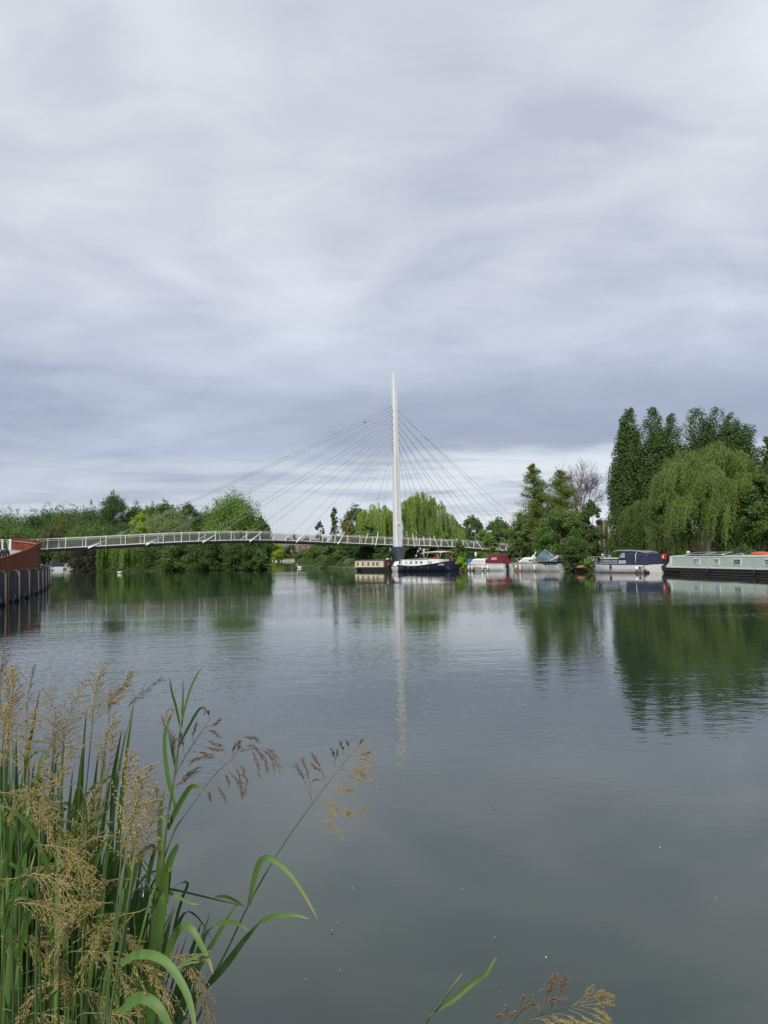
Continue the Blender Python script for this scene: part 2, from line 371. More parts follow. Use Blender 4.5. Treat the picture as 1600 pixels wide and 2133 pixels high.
for off in (0.0, DW):
    mb = MB(); sg = -1 if off == 0 else 1
    mb.loft([[p+q*(off+sg*0.04)+Vector((0, 0, 0.07)), p+q*(off-sg*0.09)+Vector((0, 0, 0.07)), p+q*(off-sg*0.09)+Vector((0, 0, -0.055)), p+q*(off+sg*0.04)+Vector((0, 0, -0.055))] for p, d, q in st], closed=True)
    mb.build('edge_beam', M_white, br)
    for zz, lean, r in ((1.44, 0.05, 0.035), (1.18, 0.22, 0.022)):
        mb = MB(); mb.tube([p+q*(off+sg*lean)+Vector((0, 0, zz)) for p, d, q in st], r, 6); mb.build('handrail' if zz > 1.3 else 'middle_rail', M_white, br)
    M_net = _mats.get('railing_net')
    if M_net is None:
        M_net = bpy.data.materials.new('railing_net'); M_net.use_nodes = True; t = M_net.node_tree; b = t.nodes['Principled BSDF']
        b.inputs['Base Color'].default_value = (0.16, 0.15, 0.14, 1); b.inputs['Roughness'].default_value = 0.6
        tc = t.nodes.new('ShaderNodeTexCoord'); n1 = noise(tc.outputs['Object'], 60, 2, 0.5, nt_=t)
        t.links.new(mrange(n1, 0.3, 0.7, 0.2, 0.42, nt_=t), b.inputs['Alpha']); _mats['railing_net'] = M_net
    mb = MB(); mb.loft([[p+q*(off+sg*0.02)+Vector((0, 0, 0.08)), p+q*(off+sg*0.20)+Vector((0, 0, 1.16))] for p, d, q in st], capends=False); mb.build('railing_mesh', M_net, br)
NP = 50; step = TOT/(NP-1)
for j, (off, sg) in enumerate(((0.0, -1), (DW, 1))):
    for i in range(NP):
        p, d, q = bp(i*step+0.01)
        mb = MB(); o = q*sg
        prof = [(0.06, -0.22, 0.085), (0.09, 0.1, 0.08), (0.23, 1.15, 0.05), (0.22, 1.30, 0.042), (0.14, 1.40, 0.036), (0.0, 1.44, 0.034), (-0.16, 1.43, 0.03)]
        mb.tube([p+q*off+o*a+Vector((0, 0, z)) for a, z, r in prof], [r for a, z, r in prof], 5)
        mb.build('railing_post', M_white, br)
# mast
pm, dm, qm = bp(s_of_px(829)); mc = W(829.5, pm.y-0.9, 0); mdir = Vector((0.88, 0.47, 0)).normalized(); mper = Vector((-mdir.y, mdir.x, 0))
ztop = at(824, 778, mc.y).z; zdk = pm.z
def mring(z, a, b, notch=0):     # six-sided section, a along the deck, b across
    return [Vector((mc.x, mc.y, z))+mdir*u*a+mper*v*b for u, v in ((-.5, -.30), (-.18, -.5), (.42, -.5), (.5, -.36), (.5, .36), (.36, .5), (-.36, .5), (-.5, .30))]
mb = MB(); mb.loft([mring(zdk-0.35+(ztop-zdk+0.35)*t, 1.56*(1-t)+0.80*t, 1.5*(1-t)+0.85*t) for t in [0, .15, .3, .45, .6, .75, .9, 1.0]], closed=True)
mst = mb.build('mast', M_mast, br)
mb = MB(); a = 0.60; mb.loft([[p+Vector((0, 0, 0.0)) for p in mring(ztop, .5, .6)], [p for p in mring(ztop+0.22, .5, .6)]], closed=True); mb.build('mast_cap', M_mast, mst)
mb = MB()    # vertical seam groove cover on the left facet
for t0, t1 in ((0.02, 0.28), (0.28, 0.52)):
    A = [Vector((mc.x, mc.y, 0))+mdir*(-0.19*(1.56*(1-t)+.80*t))+mper*(-.505*(1.5*(1-t)+.85*t))+Vector((0, 0, zdk+(ztop-zdk)*t)) for t in (t0, t1)]
    mb.tube(A, 0.03, 5)
mb.build('cable_trunking', mat('grey_paint', (0.25, 0.26, 0.28), 0.5), mst)
lp = Vector((mc.x, mc.y, at(826, 1091, mc.y).z))-mdir*0.3-mper*0.95
mb = MB(); mb.sphere(lp, (0.14, 0.14, 0.2)); mb.tube([lp, lp+mper*0.35], 0.04, 5); mb.build('mast_lamp', M_white, mst)
pr = MB(); pr.loft([[Vector((mc.x, mc.y, z))+mdir*u*a+mper*v*b for u, v in ((-.5, -.3), (-.3, -.5), (.3, -.5), (.5, -.3), (.5, .3), (.3, .5), (-.3, .5), (-.5, .3))] for z, a, b in ((-0.6, 1.25, 3.0), (0.8, 1.25, 3.0), (2.2, 1.45, 3.2), (zdk-0.36, 1.9, 3.6))], closed=True)
pr.build('pier', M_pier, br)
mb = MB(); mb.box((mc.x+0.4, mc.y-0.3, 0.28), (3.4, 4.2, 0.9), 0.45, bev=.06); mb.build('pier_footing', mat('concrete', (0.33, 0.32, 0.30), 0.85, 0.12, 3), br)
LPX = [182, 308, 420, 522, 615, 704, 782]; RPX = [1155, 1091, 1047, 1005, 961, 912, 864]
for side, lst, y0_ in ((-1, LPX, 847.0), (1, RPX, 849.5)):
    for k, px in enumerate(lst):
        s = s_of_px(px); p, d, q = bp(s)
        tz = at(826, y0_+14.4*k, mc.y).z; tt = (tz-zdk)/(ztop-zdk); hw = (1.56*(1-tt)+.80*tt)/2
        for off, v in ((-0.22, -0.16), (DW+0.22, 0.16)):
            # the rear cable reaches the deck at the same station
            A = Vector((mc.x, mc.y, tz-(0.68 if off < 0 else 0)))+mdir*side*(hw+0.02)+mper*v
            B = p+q*off+Vector((0, 0, -0.22)); u = (A-B).normalized()
            mb = MB(); n = 9; L = (A-B).length; sag = 0.004*L
            pts = [B.lerp(A, i/n)-Vector((0, 0, sag*4*(i/n)*(1-i/n))) for i in range(n+1)]
            mb.tube(pts, 0.028, 5); cb = mb.build('stay_cable', M_cable, br)
            mb = MB(); mb.tube([B-u*0.15, B+u*0.2, B+u*1.0, B+u*2.6], [0.13, 0.12, 0.09, 0.045], 6); mb.build('cable_socket', M_white, cb)
            mb = MB(); mb.box(A-Vector((0, 0, 0))+u*(-0.15), (0.22, 0.14, 0.30), 0.49); mb.build('anchor_plate', mat('anchor_grey_paint', (0.34, 0.36, 0.37), 0.5), cb)  # cable anchor plates in one even mid-grey paint
# white portal panel where the bridge starts
mb = MB(); p, d, q = bp(0.1)
for o_, w in ((0.3, 0.5), (1.15, 0.12), (3.4, 0.14)):
    c = p+q*o_*0.9; mb.box((c.x, c.y, c.z+0.72), (w*.6, 0.1, 1.44), 0.2)
mb.build('end_portal', M_white, br)
# abutment trestle under the left end and right end
mb = MB()
for s in (TOT-3, TOT-16):
    p, d, q = bp(s)
    for o_ in (0.6, 3.0):
        c = p+q*o_; mb.tube([(c.x, c.y, -0.3), (c.x, c.y, c.z-0.38)], 0.22, 8)
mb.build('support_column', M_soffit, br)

# person walking on the bridge and on the ramp
M_skin = mat('skin', (0.42, 0.26, 0.19), 0.6, 0.05, 5); M_dark = mat('dark_coat_cloth', (0.022, 0.022, 0.028), 0.9, 0.2, 8)
M_trous = mat('dark_trouser_cloth', (0.03, 0.03, 0.035), 0.9, 0.2, 8); M_hair = mat('dark_grey_hair', (0.05, 0.042, 0.038), 0.8, 0.2, 20); M_shoe = mat('shoe_leather', (0.02, 0.018, 0.016), 0.5)
def skin(name, pts, edges, rad, m, parent=None, sub=2, root=0):
    me = bpy.data.meshes.new(name); me.from_pydata([tuple(p) for p in pts], edges, []); o = link(name, me, m, parent)
    md = o.modifiers.new('skin', 'SKIN'); md.use_smooth_shade = True
    if not me.skin_vertices: 
        me.attributes.new
    sv = me.skin_vertices[0].data if len(me.skin_vertices) else None
    if sv is None:
        bpy.context.view_layer.objects.active = o; bpy.ops.mesh.customdata_skin_add(); sv = me.skin_vertices[0].data
    for i, r in enumerate(rad):
        sv[i].radius = (r, r) if isinstance(r, float) else r; sv[i].use_root = (i == root)
    sb = o.modifiers.new('sub', 'SUBSURF'); sb.levels = sub; sb.render_levels = sub
    return o
def person(label, loc, rz, group=None, coat=None, short=False):
    t = thing('person', label, 'person', loc, rz, group)
    # walking away, facing +y; z up from the feet
    P = []; E = []; Rr = []
    def v(x, y, z, r, par=None):
        P.append((x, y, z)); Rr.append(r); i = len(P)-1
        if par is not None: E.append((par, i))
        return i
    pel = v(0, 0, .95, (.15, .11)); wa = v(0, 0, 1.12, (.135, .10), pel); ch = v(0, .01, 1.32, (.165, .115), wa); ne = v(0, .01, 1.47, .06, ch); hb = v(0, .02, 1.58, .075, ne); hc = v(0, .03, 1.66, .098, hb); ht = v(0, .015, 1.74, .07, hc)
    nose = v(0, .125, 1.655, .016, hc)
    for sx, ph in ((-1, 1), (1, -1)):
        hip = v(sx*.10, 0, .90, .095, pel); kn = v(sx*.10, .13*ph+.03, .50, .062, hip); an = v(sx*.10, .22*ph-.04, .09+(.03 if ph < 0 else 0), .042, kn); v(sx*.11, .22*ph+.12, .045, .038, an)
        sh = v(sx*.19, 0, 1.41, .062, ch); el = v(sx*.25, -.10*ph, 1.14, .045, sh); wr = v(sx*.25, -.10*ph+.10, .91, .030, el); pa = v(sx*.25, -.10*ph+.13, .84, (.022, .034), wr)
        for f_ in range(4):
            a = v(sx*(.235+.0), -.10*ph+.105+.018*f_, .79, .0095, pa); v(sx*.225, -.10*ph+.105+.018*f_, .755-(.006 if f_ in (1, 2) else -.004), .0085, a)
        th = v(sx*.225, -.10*ph+.175, .82, .010, pa); v(sx*.215, -.10*ph+.19, .79, .009, th)
    skin('body', P, E, Rr, M_skin, t, 2)
    def sub(name, chains, m):
        P2 = []; E2 = []; R2 = []
        for c in chains:
            pr = None
            for x in c:
                if isinstance(x, int): pr = x; continue
                P2.append(x[:3]); R2.append(x[3]); i = len(P2)-1
                if pr is not None: E2.append((pr, i))
                pr = i
        skin(name, P2, E2, R2, m, t, 2)
    sub('coat', [[(0, 0, .84, (.185, .14)), (0, 0, 1.12, (.17, .125)), (0, .01, 1.34, (.22, .15)), (0, .01, 1.44, (.14, .12)), (0, .01, 1.53, (.085, .085))],
                 [2, (-.20, 0, 1.40, .09), (-.26, -.10, 1.14, .062), (-.255, 0.0, .92, .045)], [2, (.20, 0, 1.40, .09), (.26, .10, 1.14, .062), (.255, .20, .92, .045)]], coat or M_dark)
    sub('trousers', [[(0, 0, .92, (.155, .12)), (-.10, 0, .86, .11), (-.10, .16, .50, .082), (-.10, .18, .10, .062)], [0, (.10, 0, .86, .11), (.10, -.10, .50, .082), (.10, -.26, .13, .062)]], M_trous)
    sub('hair', [[(0, -.035, 1.56, .075), (0, -.03, 1.62, .10), (0, -.01, 1.70, .112), (0, .01, 1.765, .07)]], M_hair)
    sub('shoes', [[(-.10, .15, .055, .052), (-.11, .33, .045, .045)]], M_shoe); sub('shoes', [[(.10, -.28, .085, .052), (.11, -.11, .045, .045)]], M_shoe)
    return t

# ------------------------------------------------------------------ corten ramp
OUT = [(-12.6, 22, 1.95), (-16.2, 30, 2.05), (-19.4, 37, 2.3), (-22.0, 43.5, 2.56), (-24.9, 52, 3.0), (-27.3, 59, 3.42), (-29.8, 65.5, 3.84), (-31.4, 70, 4.14), (-33.1, 73.6, 4.42), (-36.0, 76.4, 4.74), (-38.4, 79.2, 4.92)]
rp = catmull(OUT, 0.8)
def offs(P, d):
    o = []
    for i, p in enumerate(P):
        t = P[min(i+1, len(P)-1)]-P[max(i-1, 0)]; t.z = 0; t.normalize(); o.append(p+Vector((-t.y, t.x, 0))*d)
    return o
ramp_ = thing('approach_ramp', 'curved rust-brown weathering-steel ramp leading up to the left end of the footbridge', 'ramp', (0, 0, 0))
inn = offs(rp, 0.10); mb = MB()
mb.loft([[p, q, Vector((q.x, q.y, -0.6)), Vector((p.x, p.y, -0.6))] for p, q in zip(rp, inn)], closed=True); ow = mb.build('outer_wall', M_corten, ramp_)
mb = MB(); mb.loft([[p+Vector((0, 0, 0.0))+(p-q)*0.3, q+(q-p)*0.3, q+(q-p)*0.3+Vector((0, 0, .035)), p+(p-q)*0.3+Vector((0, 0, .035))] for p, q in zip(rp, inn)], closed=True); mb.build('wall_capping', M_corten, ow)
dk0, dk1 = offs(rp, 0.12), offs(rp, 3.7)
mb = MB(); mb.loft([[p-Vector((0, 0, 1.16)), q-Vector((0, 0, 1.16)), q-Vector((0, 0, 1.4)), p-Vector((0, 0, 1.4))] for p, q in zip(dk0, dk1)], closed=True); mb.build('walkway', M_deck, ramp_)
a_, b_ = offs(rp, 3.72), offs(rp, 3.82)
mb = MB(); mb.loft([[p, q, q-Vector((0, 0, 2.4)), p-Vector((0, 0, 2.4))] for p, q in zip(a_, b_)], closed=True); mb.build('inner_wall', M_corten, ramp_)
for d_, zz in ((0.22, -0.28), (3.6, -0.28)):
    mb = MB(); mb.tube([p+Vector((0, 0, zz)) for p in offs(rp, d_)][6:], 0.028, 6); mb.build('handrail', M_chrome, ramp_)

# piles in front of the ramp
M_pile = mat('pile_dark_timber', (0.12, 0.125, 0.135), 0.8, 0.25, 2.5, stretch=(1, 1, 0.3), bump=0.2); M_pileedge = mat('pile_pale_edge', (0.36, 0.33, 0.31), 0.8, 0.2, 4)
PX = [(-16, 38.5), (10, 43), (39, 47.4), (60, 52), (79, 57.6), (88, 62.3), (95, 67.5), (100, 73.5), (103.5, 79)]
def make_pile():
    t = thing('mooring_pile', 'x', 'pile', (0, 0, 0), 0, 'row of dark fender piles standing in the water before the rust-brown ramp')
    w, h = 0.30, 1.93
    out = [(-w, -1.0), (w, -1.0), (w, h-0.14), (w-0.13, h), (-w+0.1, h), (-w, h-0.12)]
    mb = MB(); mb.prism(out, 0.0, 0.26, 'y'); mb.build('pile_board', M_pile, t); mb = MB(); mb.prism([(-w+.01, -.2), (w-.01, -.2), (w-.01, .16), (-w+.01, .13)], -.006, 0.10, 'y'); mb.build('algae_band', mat('wet_algae', (.030, .036, .022), .6, .3, 6), t)
    mb = MB(); e = 0.035
    for (x0, z0), (x1, z1) in (((w, -1.0), (w, h-.14)), ((w, h-.14), (w-.13, h)), ((w-.13, h), (-w+.1, h)), ((-w+.1, h), (-w, h-.12)), ((-w, h-.12), (-w, -1.0))):
        k = 0.055 if x0 == x1 == w else 0.022
        mb.tube([(x0, -0.01, z0), (x1, -0.01, z1)], k, 4)
    mb.build('pale_edge', M_pileedge, t)
    mb = MB(); mb.tube([(-0.06, -0.14, -0.1), (0.0, -0.15, 0.05), (0.08, -0.13, 0.22), (0.13, -0.1, 0.42)], 0.014, 5); mb.build('pale_rod', mat('pale_rope_and_rod', (0.5, 0.48, 0.44), 0.8), t)  # thin pale curved rod in front of the board, rising from the waterline
    mb = MB(); mb.box((0.24, 0.0, 0.06), (0.2, 0.16, 0.2)); mb.build('pile_shoe', M_black, t)
    return t
pile0 = make_pile()
WORDS = ['', 'nearest full-height fender pile, cut by the left edge of the photo', 'second nearest dark fender pile with a pale edge, before the rust-brown wall', 'third nearest dark fender pile, before the rust-brown wall', 'fourth nearest fender pile, the last one wholly clear of its neighbours', 'fifth nearest fender pile, half overlapped by the one before it', 'sixth nearest fender pile, a narrow strip beyond the end of the ramp wall', 'second farthest fender pile in the crowded end of the row', 'farthest fender pile, at the right-hand end of the row']
for i, (px, D) in enumerate(PX):
    o = pile0 if i == 0 else copy_tree(pile0)
    p = W(px, D, 1.0); o.location = (p.x-0.3, D, 0); o.rotation_euler.z = R_([10, 10, 10, 12, 15, 18, 22, 25, 25][i])
    o['label'] = WORDS[i] if i else 'fender pile standing left of all the others at the near end of the row'
def rampz(Y):
    for a, b in zip(rp[:-1], rp[1:]):
        if a.y <= Y <= b.y: return a.z+(b.z-a.z)*(Y-a.y)/(b.y-a.y)-1.16
    return 3
pp = W(9.5, 51.5, 2.9)
person('person in a dark coat walking away up the rust-brown ramp', (pp.x, 51.5, rampz(51.5)), R_(22))
pb, db, qb = bp(s_of_px(514)); c = pb+qb*1.6
person('distant person in dark clothes crossing the footbridge left of the mast', (c.x, c.y, c.z), R_(-70))

# ------------------------------------------------------------------ trees
rng = np.random.default_rng(11)
def nrm(a): return a/np.maximum(np.linalg.norm(a, axis=1, keepdims=True), 1e-9)
def leaf_mesh(name, C, Nn, L, Wd, D=None):
    """rhombic leaves at C facing Nn; D = long axis (optional)"""
    n = len(C); D = rng.normal(size=(n, 3)) if D is None else D
    D = nrm(D-Nn*np.sum(D*Nn, 1, keepdims=True)*(0.9)); B = nrm(np.cross(Nn, D))
    L = (L*rng.uniform(.7, 1.3, n))[:, None]; Wd = (Wd*rng.uniform(.7, 1.3, n))[:, None]
    V = np.empty((n, 4, 3)); V[:, 0] = C-D*L/2; V[:, 1] = C+B*Wd/2+D*L*0.05; V[:, 2] = C+D*L/2; V[:, 3] = C-B*Wd/2+D*L*0.05
    me = bpy.data.meshes.new(name); me.vertices.add(4*n); me.vertices.foreach_set('co', V.reshape(-1))
    me.loops.add(4*n); me.loops.foreach_set('vertex_index', np.arange(4*n, dtype=np.int32))
    me.polygons.add(n); me.polygons.foreach_set('loop_start', np.arange(0, 4*n, 4, dtype=np.int32)); me.polygons.foreach_set('loop_total', np.full(n, 4, dtype=np.int32))
    me.update(); return me
def ball(n): 
    v = nrm(rng.normal(size=(n, 3))); return v
def clumps_to_leaves(cc, cr, n, size, flat=0.8, up=0.35, aspect=0.6):
    """cc clump centres, cr radii; leaves gather near clump surfaces"""
    w = cr**2; idx = rng.choice(len(cc), n, p=w/w.sum()); d = ball(n)
    r = cr[idx]*(rng.uniform(0, 1, n)**0.35)*rng.uniform(.85, 1.12, n)
    C = cc[idx]+d*r[:, None]*np.array([1, 1, flat]); Nn = nrm(d*0.9+np.array([0, 0, up])+rng.normal(size=(n, 3))*0.40)
    return C, Nn, size, size*aspect
def trunk_mb(mb, h, r, targets, seed, bend=0.3, lean=(0, 0)):
    rnd = random.Random(seed); base = Vector((0, 0, -0.3)); pts = [base]; n = 6
    for i in range(1, n+1):
        t = i/n; pts.append(Vector((lean[0]*t+rnd.uniform(-bend, bend)*t*.6, lean[1]*t+rnd.uniform(-bend, bend)*t*.6, h*t)))
    mb.tube(pts, [r*1.5]+[r*(1-0.62*i/n) for i in range(1, n+1)], 8)
    for q in targets:
        q = Vector(q); k = max(2, min(n-1, int(n*min(.9, (q.z/h)*0.55)))); a = pts[k]; L = (q-a).length
        m1 = a.lerp(q, .4)+Vector((rnd.uniform(-1, 1), rnd.uniform(-1, 1), rnd.uniform(0, 1)))*L*0.08
        m2 = a.lerp(q, .75)+Vector((rnd.uniform(-1, 1), rnd.uniform(-1, 1), rnd.uniform(0, 1)))*L*0.06
        mb.tube([a, m1, m2, q], [r*.42, r*.28, r*.16, r*.05], 5)
    return mb

def gen_broad(H, Wd, base=0.15, n=9000, size=0.34, nc=46, seed=0, squ=1.0, lob=0.17, shape=0.8, topf=0.0):
    global rng; rng = np.random.default_rng(seed)
    zc = H*(base+1)/2; hz = H*(1-base)/2; nc = int(nc*1.7)
    cr = Wd*lob*rng.uniform(.45, 1.15, nc)*.9; lo = H*base
    # height, then a radius that follows a full dome; most clumps sit near the outside
    tt = (np.arange(nc)+rng.uniform(0, 1, nc))/nc; k0 = .80 if base < .12 else .45
    prof = (1-tt**(4.6-topf*3.4))**.62*np.minimum(1.0, k0+(1-k0)*np.sin(np.minimum(1, tt*2.6)*math.pi/2))
    an = rng.uniform(0, 2*math.pi, nc); bulge = 1+.13*np.sin(an*2+seed)+.09*np.sin(an*3+seed*2.1)
    rad = np.sqrt(rng.uniform(.30, 1, nc))*prof*bulge*np.maximum(Wd/2-cr*.75, .1)
    cc = np.stack([np.cos(an)*rad, np.sin(an)*rad*squ, lo+tt*(H-lo-cr*.55)], 1)
    cc = np.vstack([cc, [[0, 0, H-cr.mean()*.6]]]); cr = np.append(cr, cr.mean()); nc += 1; n = int(n*1.35)
    C, Nn, L, B = clumps_to_leaves(cc, cr, n, size, shape)
    # sprays that break up the outline
    k = int(n*0.06); i2 = rng.choice(nc, k); dd = nrm(cc[i2]-np.array([0, 0, zc*0.8])+rng.normal(size=(k, 3))*1.0)
    C2 = cc[i2]+dd*(cr[i2]*rng.uniform(.9, 1.4, k))[:, None]; C = np.vstack([C, C2]); Nn = np.vstack([Nn, nrm(rng.normal(size=(k, 3))+np.array([0, 0, .6]))])
    C[:, 2] = np.maximum(C[:, 2], 0.05)
    me = leaf_mesh('crown', C, Nn, L, B)
    top = cc[np.argsort(-cr)][:9]
    tb = MB(); trunk_mb(tb, H*0.72, max(.12, H*0.019), [tuple(q) for q in top], seed); return me, tb.mesh('trunk', False)
def gen_willow(H, Wd, base=0.02, n=16000, seed=0, domes=7, ll=0.42, lw=0.09, drop=0.55, squ=0.9, trunk_r=0.4, wind=0.0, lobes=None):
    global rng; rng = np.random.default_rng(seed)
    dc = []; dr = []
    for i in range(domes):
        a = 2*math.pi*i/max(1, domes-1)+rng.uniform(-.4, .4); rr = 0 if i == 0 else rng.uniform(.22, .36)*Wd
        r = Wd*(0.30 if i == 0 else rng.uniform(.17, .27)); dc.append((math.cos(a)*rr, math.sin(a)*rr*squ, H-r*1.0-(0 if i == 0 else rng.uniform(.03, .36)*H))); dr.append(r)
    if lobes: domes = len(lobes); dc = [(a*Wd, b*Wd, H*c-r*Wd) for a, b, c, r in lobes]; dr = [r*Wd for a, b, c, r in lobes]
    dc = np.array(dc); dr = np.array(dr); per = 26; ns_ = n//per
    nl = domes*30; li = rng.choice(domes, nl, p=dr**1.6/np.sum(dr**1.6)); ld = ball(nl); ld[:, 2] = np.abs(ld[:, 2])**.9; lr = rng.uniform(.45, 1.0, nl)**.45
    LA = dc[li]+ld*(dr[li]*lr)[:, None]; LL = (H*drop)*rng.uniform(.4, 1.0, nl)*(0.55+.75*(1-ld[:, 2])); lw_ = rng.uniform(.12, .30, nl)*(.25+Wd*.05)
    lock = rng.choice(nl, ns_); d = nrm(ld[lock]+rng.normal(size=(ns_, 3))*.12); idx = li[lock]
    A = LA[lock]+rng.normal(size=(ns_, 3))*lw_[lock][:, None]*np.array([1, 1, .8]); Ls = np.minimum(A[:, 2]-H*base, LL[lock]*rng.uniform(.55, 1.1, ns_)); Ls = np.maximum(Ls, .3)
    t = np.linspace(0, 1, per)[None, :]; out = np.stack([d[:, 0], d[:, 1], np.zeros(ns_)], 1)
    C = A[:, None, :]+out[:, None, :]*(np.sin(t*1.9)*0.09*dr[idx][:, None]*3)[:, :, None]
    C[:, :, 2] -= (t**1.15)*Ls[:, None]; C[:, :, 0] += wind*(t**1.5)*Ls[:, None]
    C[:, :, 0] += np.sin(t*6+rng.uniform(0, 6, (ns_, 1)))*0.07
    C = C.reshape(-1, 3)+rng.normal(size=(ns_*per, 3))*np.array([.08, .08, .05])
    m = C[:, 2] > 0.1; C = C[m]; nn_ = len(C)
    oo = np.repeat(out, per, 0)[m]; Nn = nrm(oo*.8+rng.normal(size=(nn_, 3))*.5+np.array([0, 0, .25])); D = nrm(np.array([[wind, 0, -1.0]])+rng.normal(size=(nn_, 3))*.28)
    me = leaf_mesh('crown', C, Nn, ll, lw, D)
    tb = MB(); trunk_mb(tb, H*0.6, trunk_r, [(c[0], c[1], c[2]+.2) for c in dc], seed, 0.5); return me, tb.mesh('trunk', False)
def gen_poplar(H, Wd, plumes, base=0.08, n=15000, size=0.36, seed=0, sh=0.85):
    """plumes: (dx, top fraction, width fraction)"""
    global rng; rng = np.random.default_rng(seed); cc = []; cr = []
    for dx, tf, wf in plumes:
        w = Wd*wf/2; m = int(95*wf*tf+40)
        for i in range(m):
            t = (i+.5)/m; z = H*(base+(tf-base)*t); prof = math.sin(min(1, t*1.6+.30)*math.pi/2)*(1-max(0, (t-.58)/.42)**2.2*0.80)
            a = rng.uniform(0, 2*math.pi); rr = w*prof*rng.uniform(.35, .86); c_ = w*prof*rng.uniform(.22, .42)+.26; cc.append((dx*Wd+math.cos(a)*rr, math.sin(a)*rr*.9, min(z, H*tf-c_*rng.uniform(1.25, 2.2)))); cr.append(c_)
    cc = np.array(cc); cr = np.array(cr)
    w_ = cr**2; idx = rng.choice(len(cc), n, p=w_/w_.sum()); d = ball(n)
    C = cc[idx]+d*(cr[idx]*rng.uniform(0, 1, n)**.26*rng.uniform(.82, 1.12, n))[:, None]*np.array([1, 1, 1.35])
    k = n//18; i2 = rng.choice(len(cc), k); out = nrm(np.stack([cc[i2, 0], cc[i2, 1], np.full(k, 3.0)], 1)+rng.normal(size=(k, 3))*1.4); C = np.vstack([C, cc[i2]+out*(cr[i2]*rng.uniform(1.0, 1.4, k))[:, None]])
    dd = np.vstack([d, out]); C[:, 2] = np.where(C[:, 2] > H*1.02, C[:, 2]-rng.uniform(.1, .4, len(C))*H*.2, C[:, 2])
    Nn = nrm(dd*.9+rng.normal(size=C.shape)*.36+np.array([0, 0, .3])); me = leaf_mesh('crown', C, Nn, size, size*.68)
    tb = MB(); trunk_mb(tb, H*.75, .34, [(dx*Wd, 0, tf*H*.85) for dx, tf, wf in plumes]+[tuple(cc[i]) for i in range(0, len(cc), 9)], seed); return me, tb.mesh('trunk', False)
def gen_conical(H, Wd, base=0.03, n=11000, size=0.26, seed=0, power=0.85, gap=0.25):
    global rng; rng = np.random.default_rng(seed); cc = []; cr = []; lim = []
    m = 190
    for i in range(m):
        t = (i+rng.uniform(0, 1))/m; z = H*(base+(1-base)*t); R = Wd/2*min(1, (1-t)**power*1.05+.04)*rng.uniform(.72, 1.06); a = rng.uniform(0, 6.283); L = []
        for f in (.3, .62, .95):
            if f < .5 and t < .3: continue
            cc.append((math.cos(a)*R*f, math.sin(a)*R*f, z-R*.12+R*.25*f)); cr.append(.22+R*.26*(1.15-f*.5))
    cc = np.array(cc); cr = np.array(cr); w = cr**1.7; idx = rng.choice(len(cc), n, p=w/w.sum()); d = ball(n)
    C = cc[idx]+d*(cr[idx]*rng.uniform(0, 1, n)**.5)[:, None]*np.array([1.1, 1.1, .62]); C[:, 2] = np.maximum(C[:, 2], .1)
    Nn = nrm(d*.4+rng.normal(size=(n, 3))*.6+np.array([0, 0, .7])); me = leaf_mesh('crown', C, Nn, size, size*.5)
    tb = MB(); tb.tube([(0, 0, -.3), (0.05, 0, H*.4), (0, 0, H*.97)], [H*.016, H*.011, .02], 7)
    for i in range(0, len(cc), 8): tb.tube([(0, 0, cc[i][2]*.95), tuple(cc[i])], [.06, .02], 4)
    return me, tb.mesh('trunk', False)
def gen_bare(H, Wd, seed=0):
    rnd = random.Random(seed); tb = MB(); cb = MB()
    def grow(p, d, L, r, lev):
        pts = [p]; q = p; dd = d.copy()
        for i in range(4):
            dd = (dd+Vector((rnd.uniform(-1, 1), rnd.uniform(-1, 1), rnd.uniform(-.5, .8)))*.20).normalized(); q = q+dd*L/4; pts.append(q)
        mbb = tb if lev < 2 else cb
        mbb.tube(pts, [r*(1-.14*i) for i in range(5)], 6 if lev < 2 else (4 if lev < 4 else 3), cap=False)
        if lev >= 6: return
        k = (6 if lev == 0 else (4 if lev in (2, 3) else 3)) if lev < 5 else 3
        for j in range(k):
            a = pts[rnd.choice([2, 3, 4]) if j else 4]; sp = .62 if lev else .55
            nd = (dd+Vector((rnd.uniform(-1, 1), rnd.uniform(-1, 1), rnd.uniform(-.6, .45)))*sp*1.35)
            nd.x *= 1.1; grow(a, nd.normalized(), L*rnd.uniform(.58, .82), max(.022, r*.58), lev+1)
    grow(Vector((0, 0, -.3)), Vector((0, 0, 1)), H*.34, .30, 0)
    mx_ = sorted(abs(v[0]) for v in cb.v)[int(len(cb.v)*.985)]; mz = max(v[2] for v in cb.v); fx = Wd/2/mx_; fz = H/mz
    for q in (cb, tb): q.v = [(x*fx, y*fx, z*fz if z > 0 else z) for x, y, z in q.v]
    return cb.mesh('crown', False), tb.mesh('trunk', False)

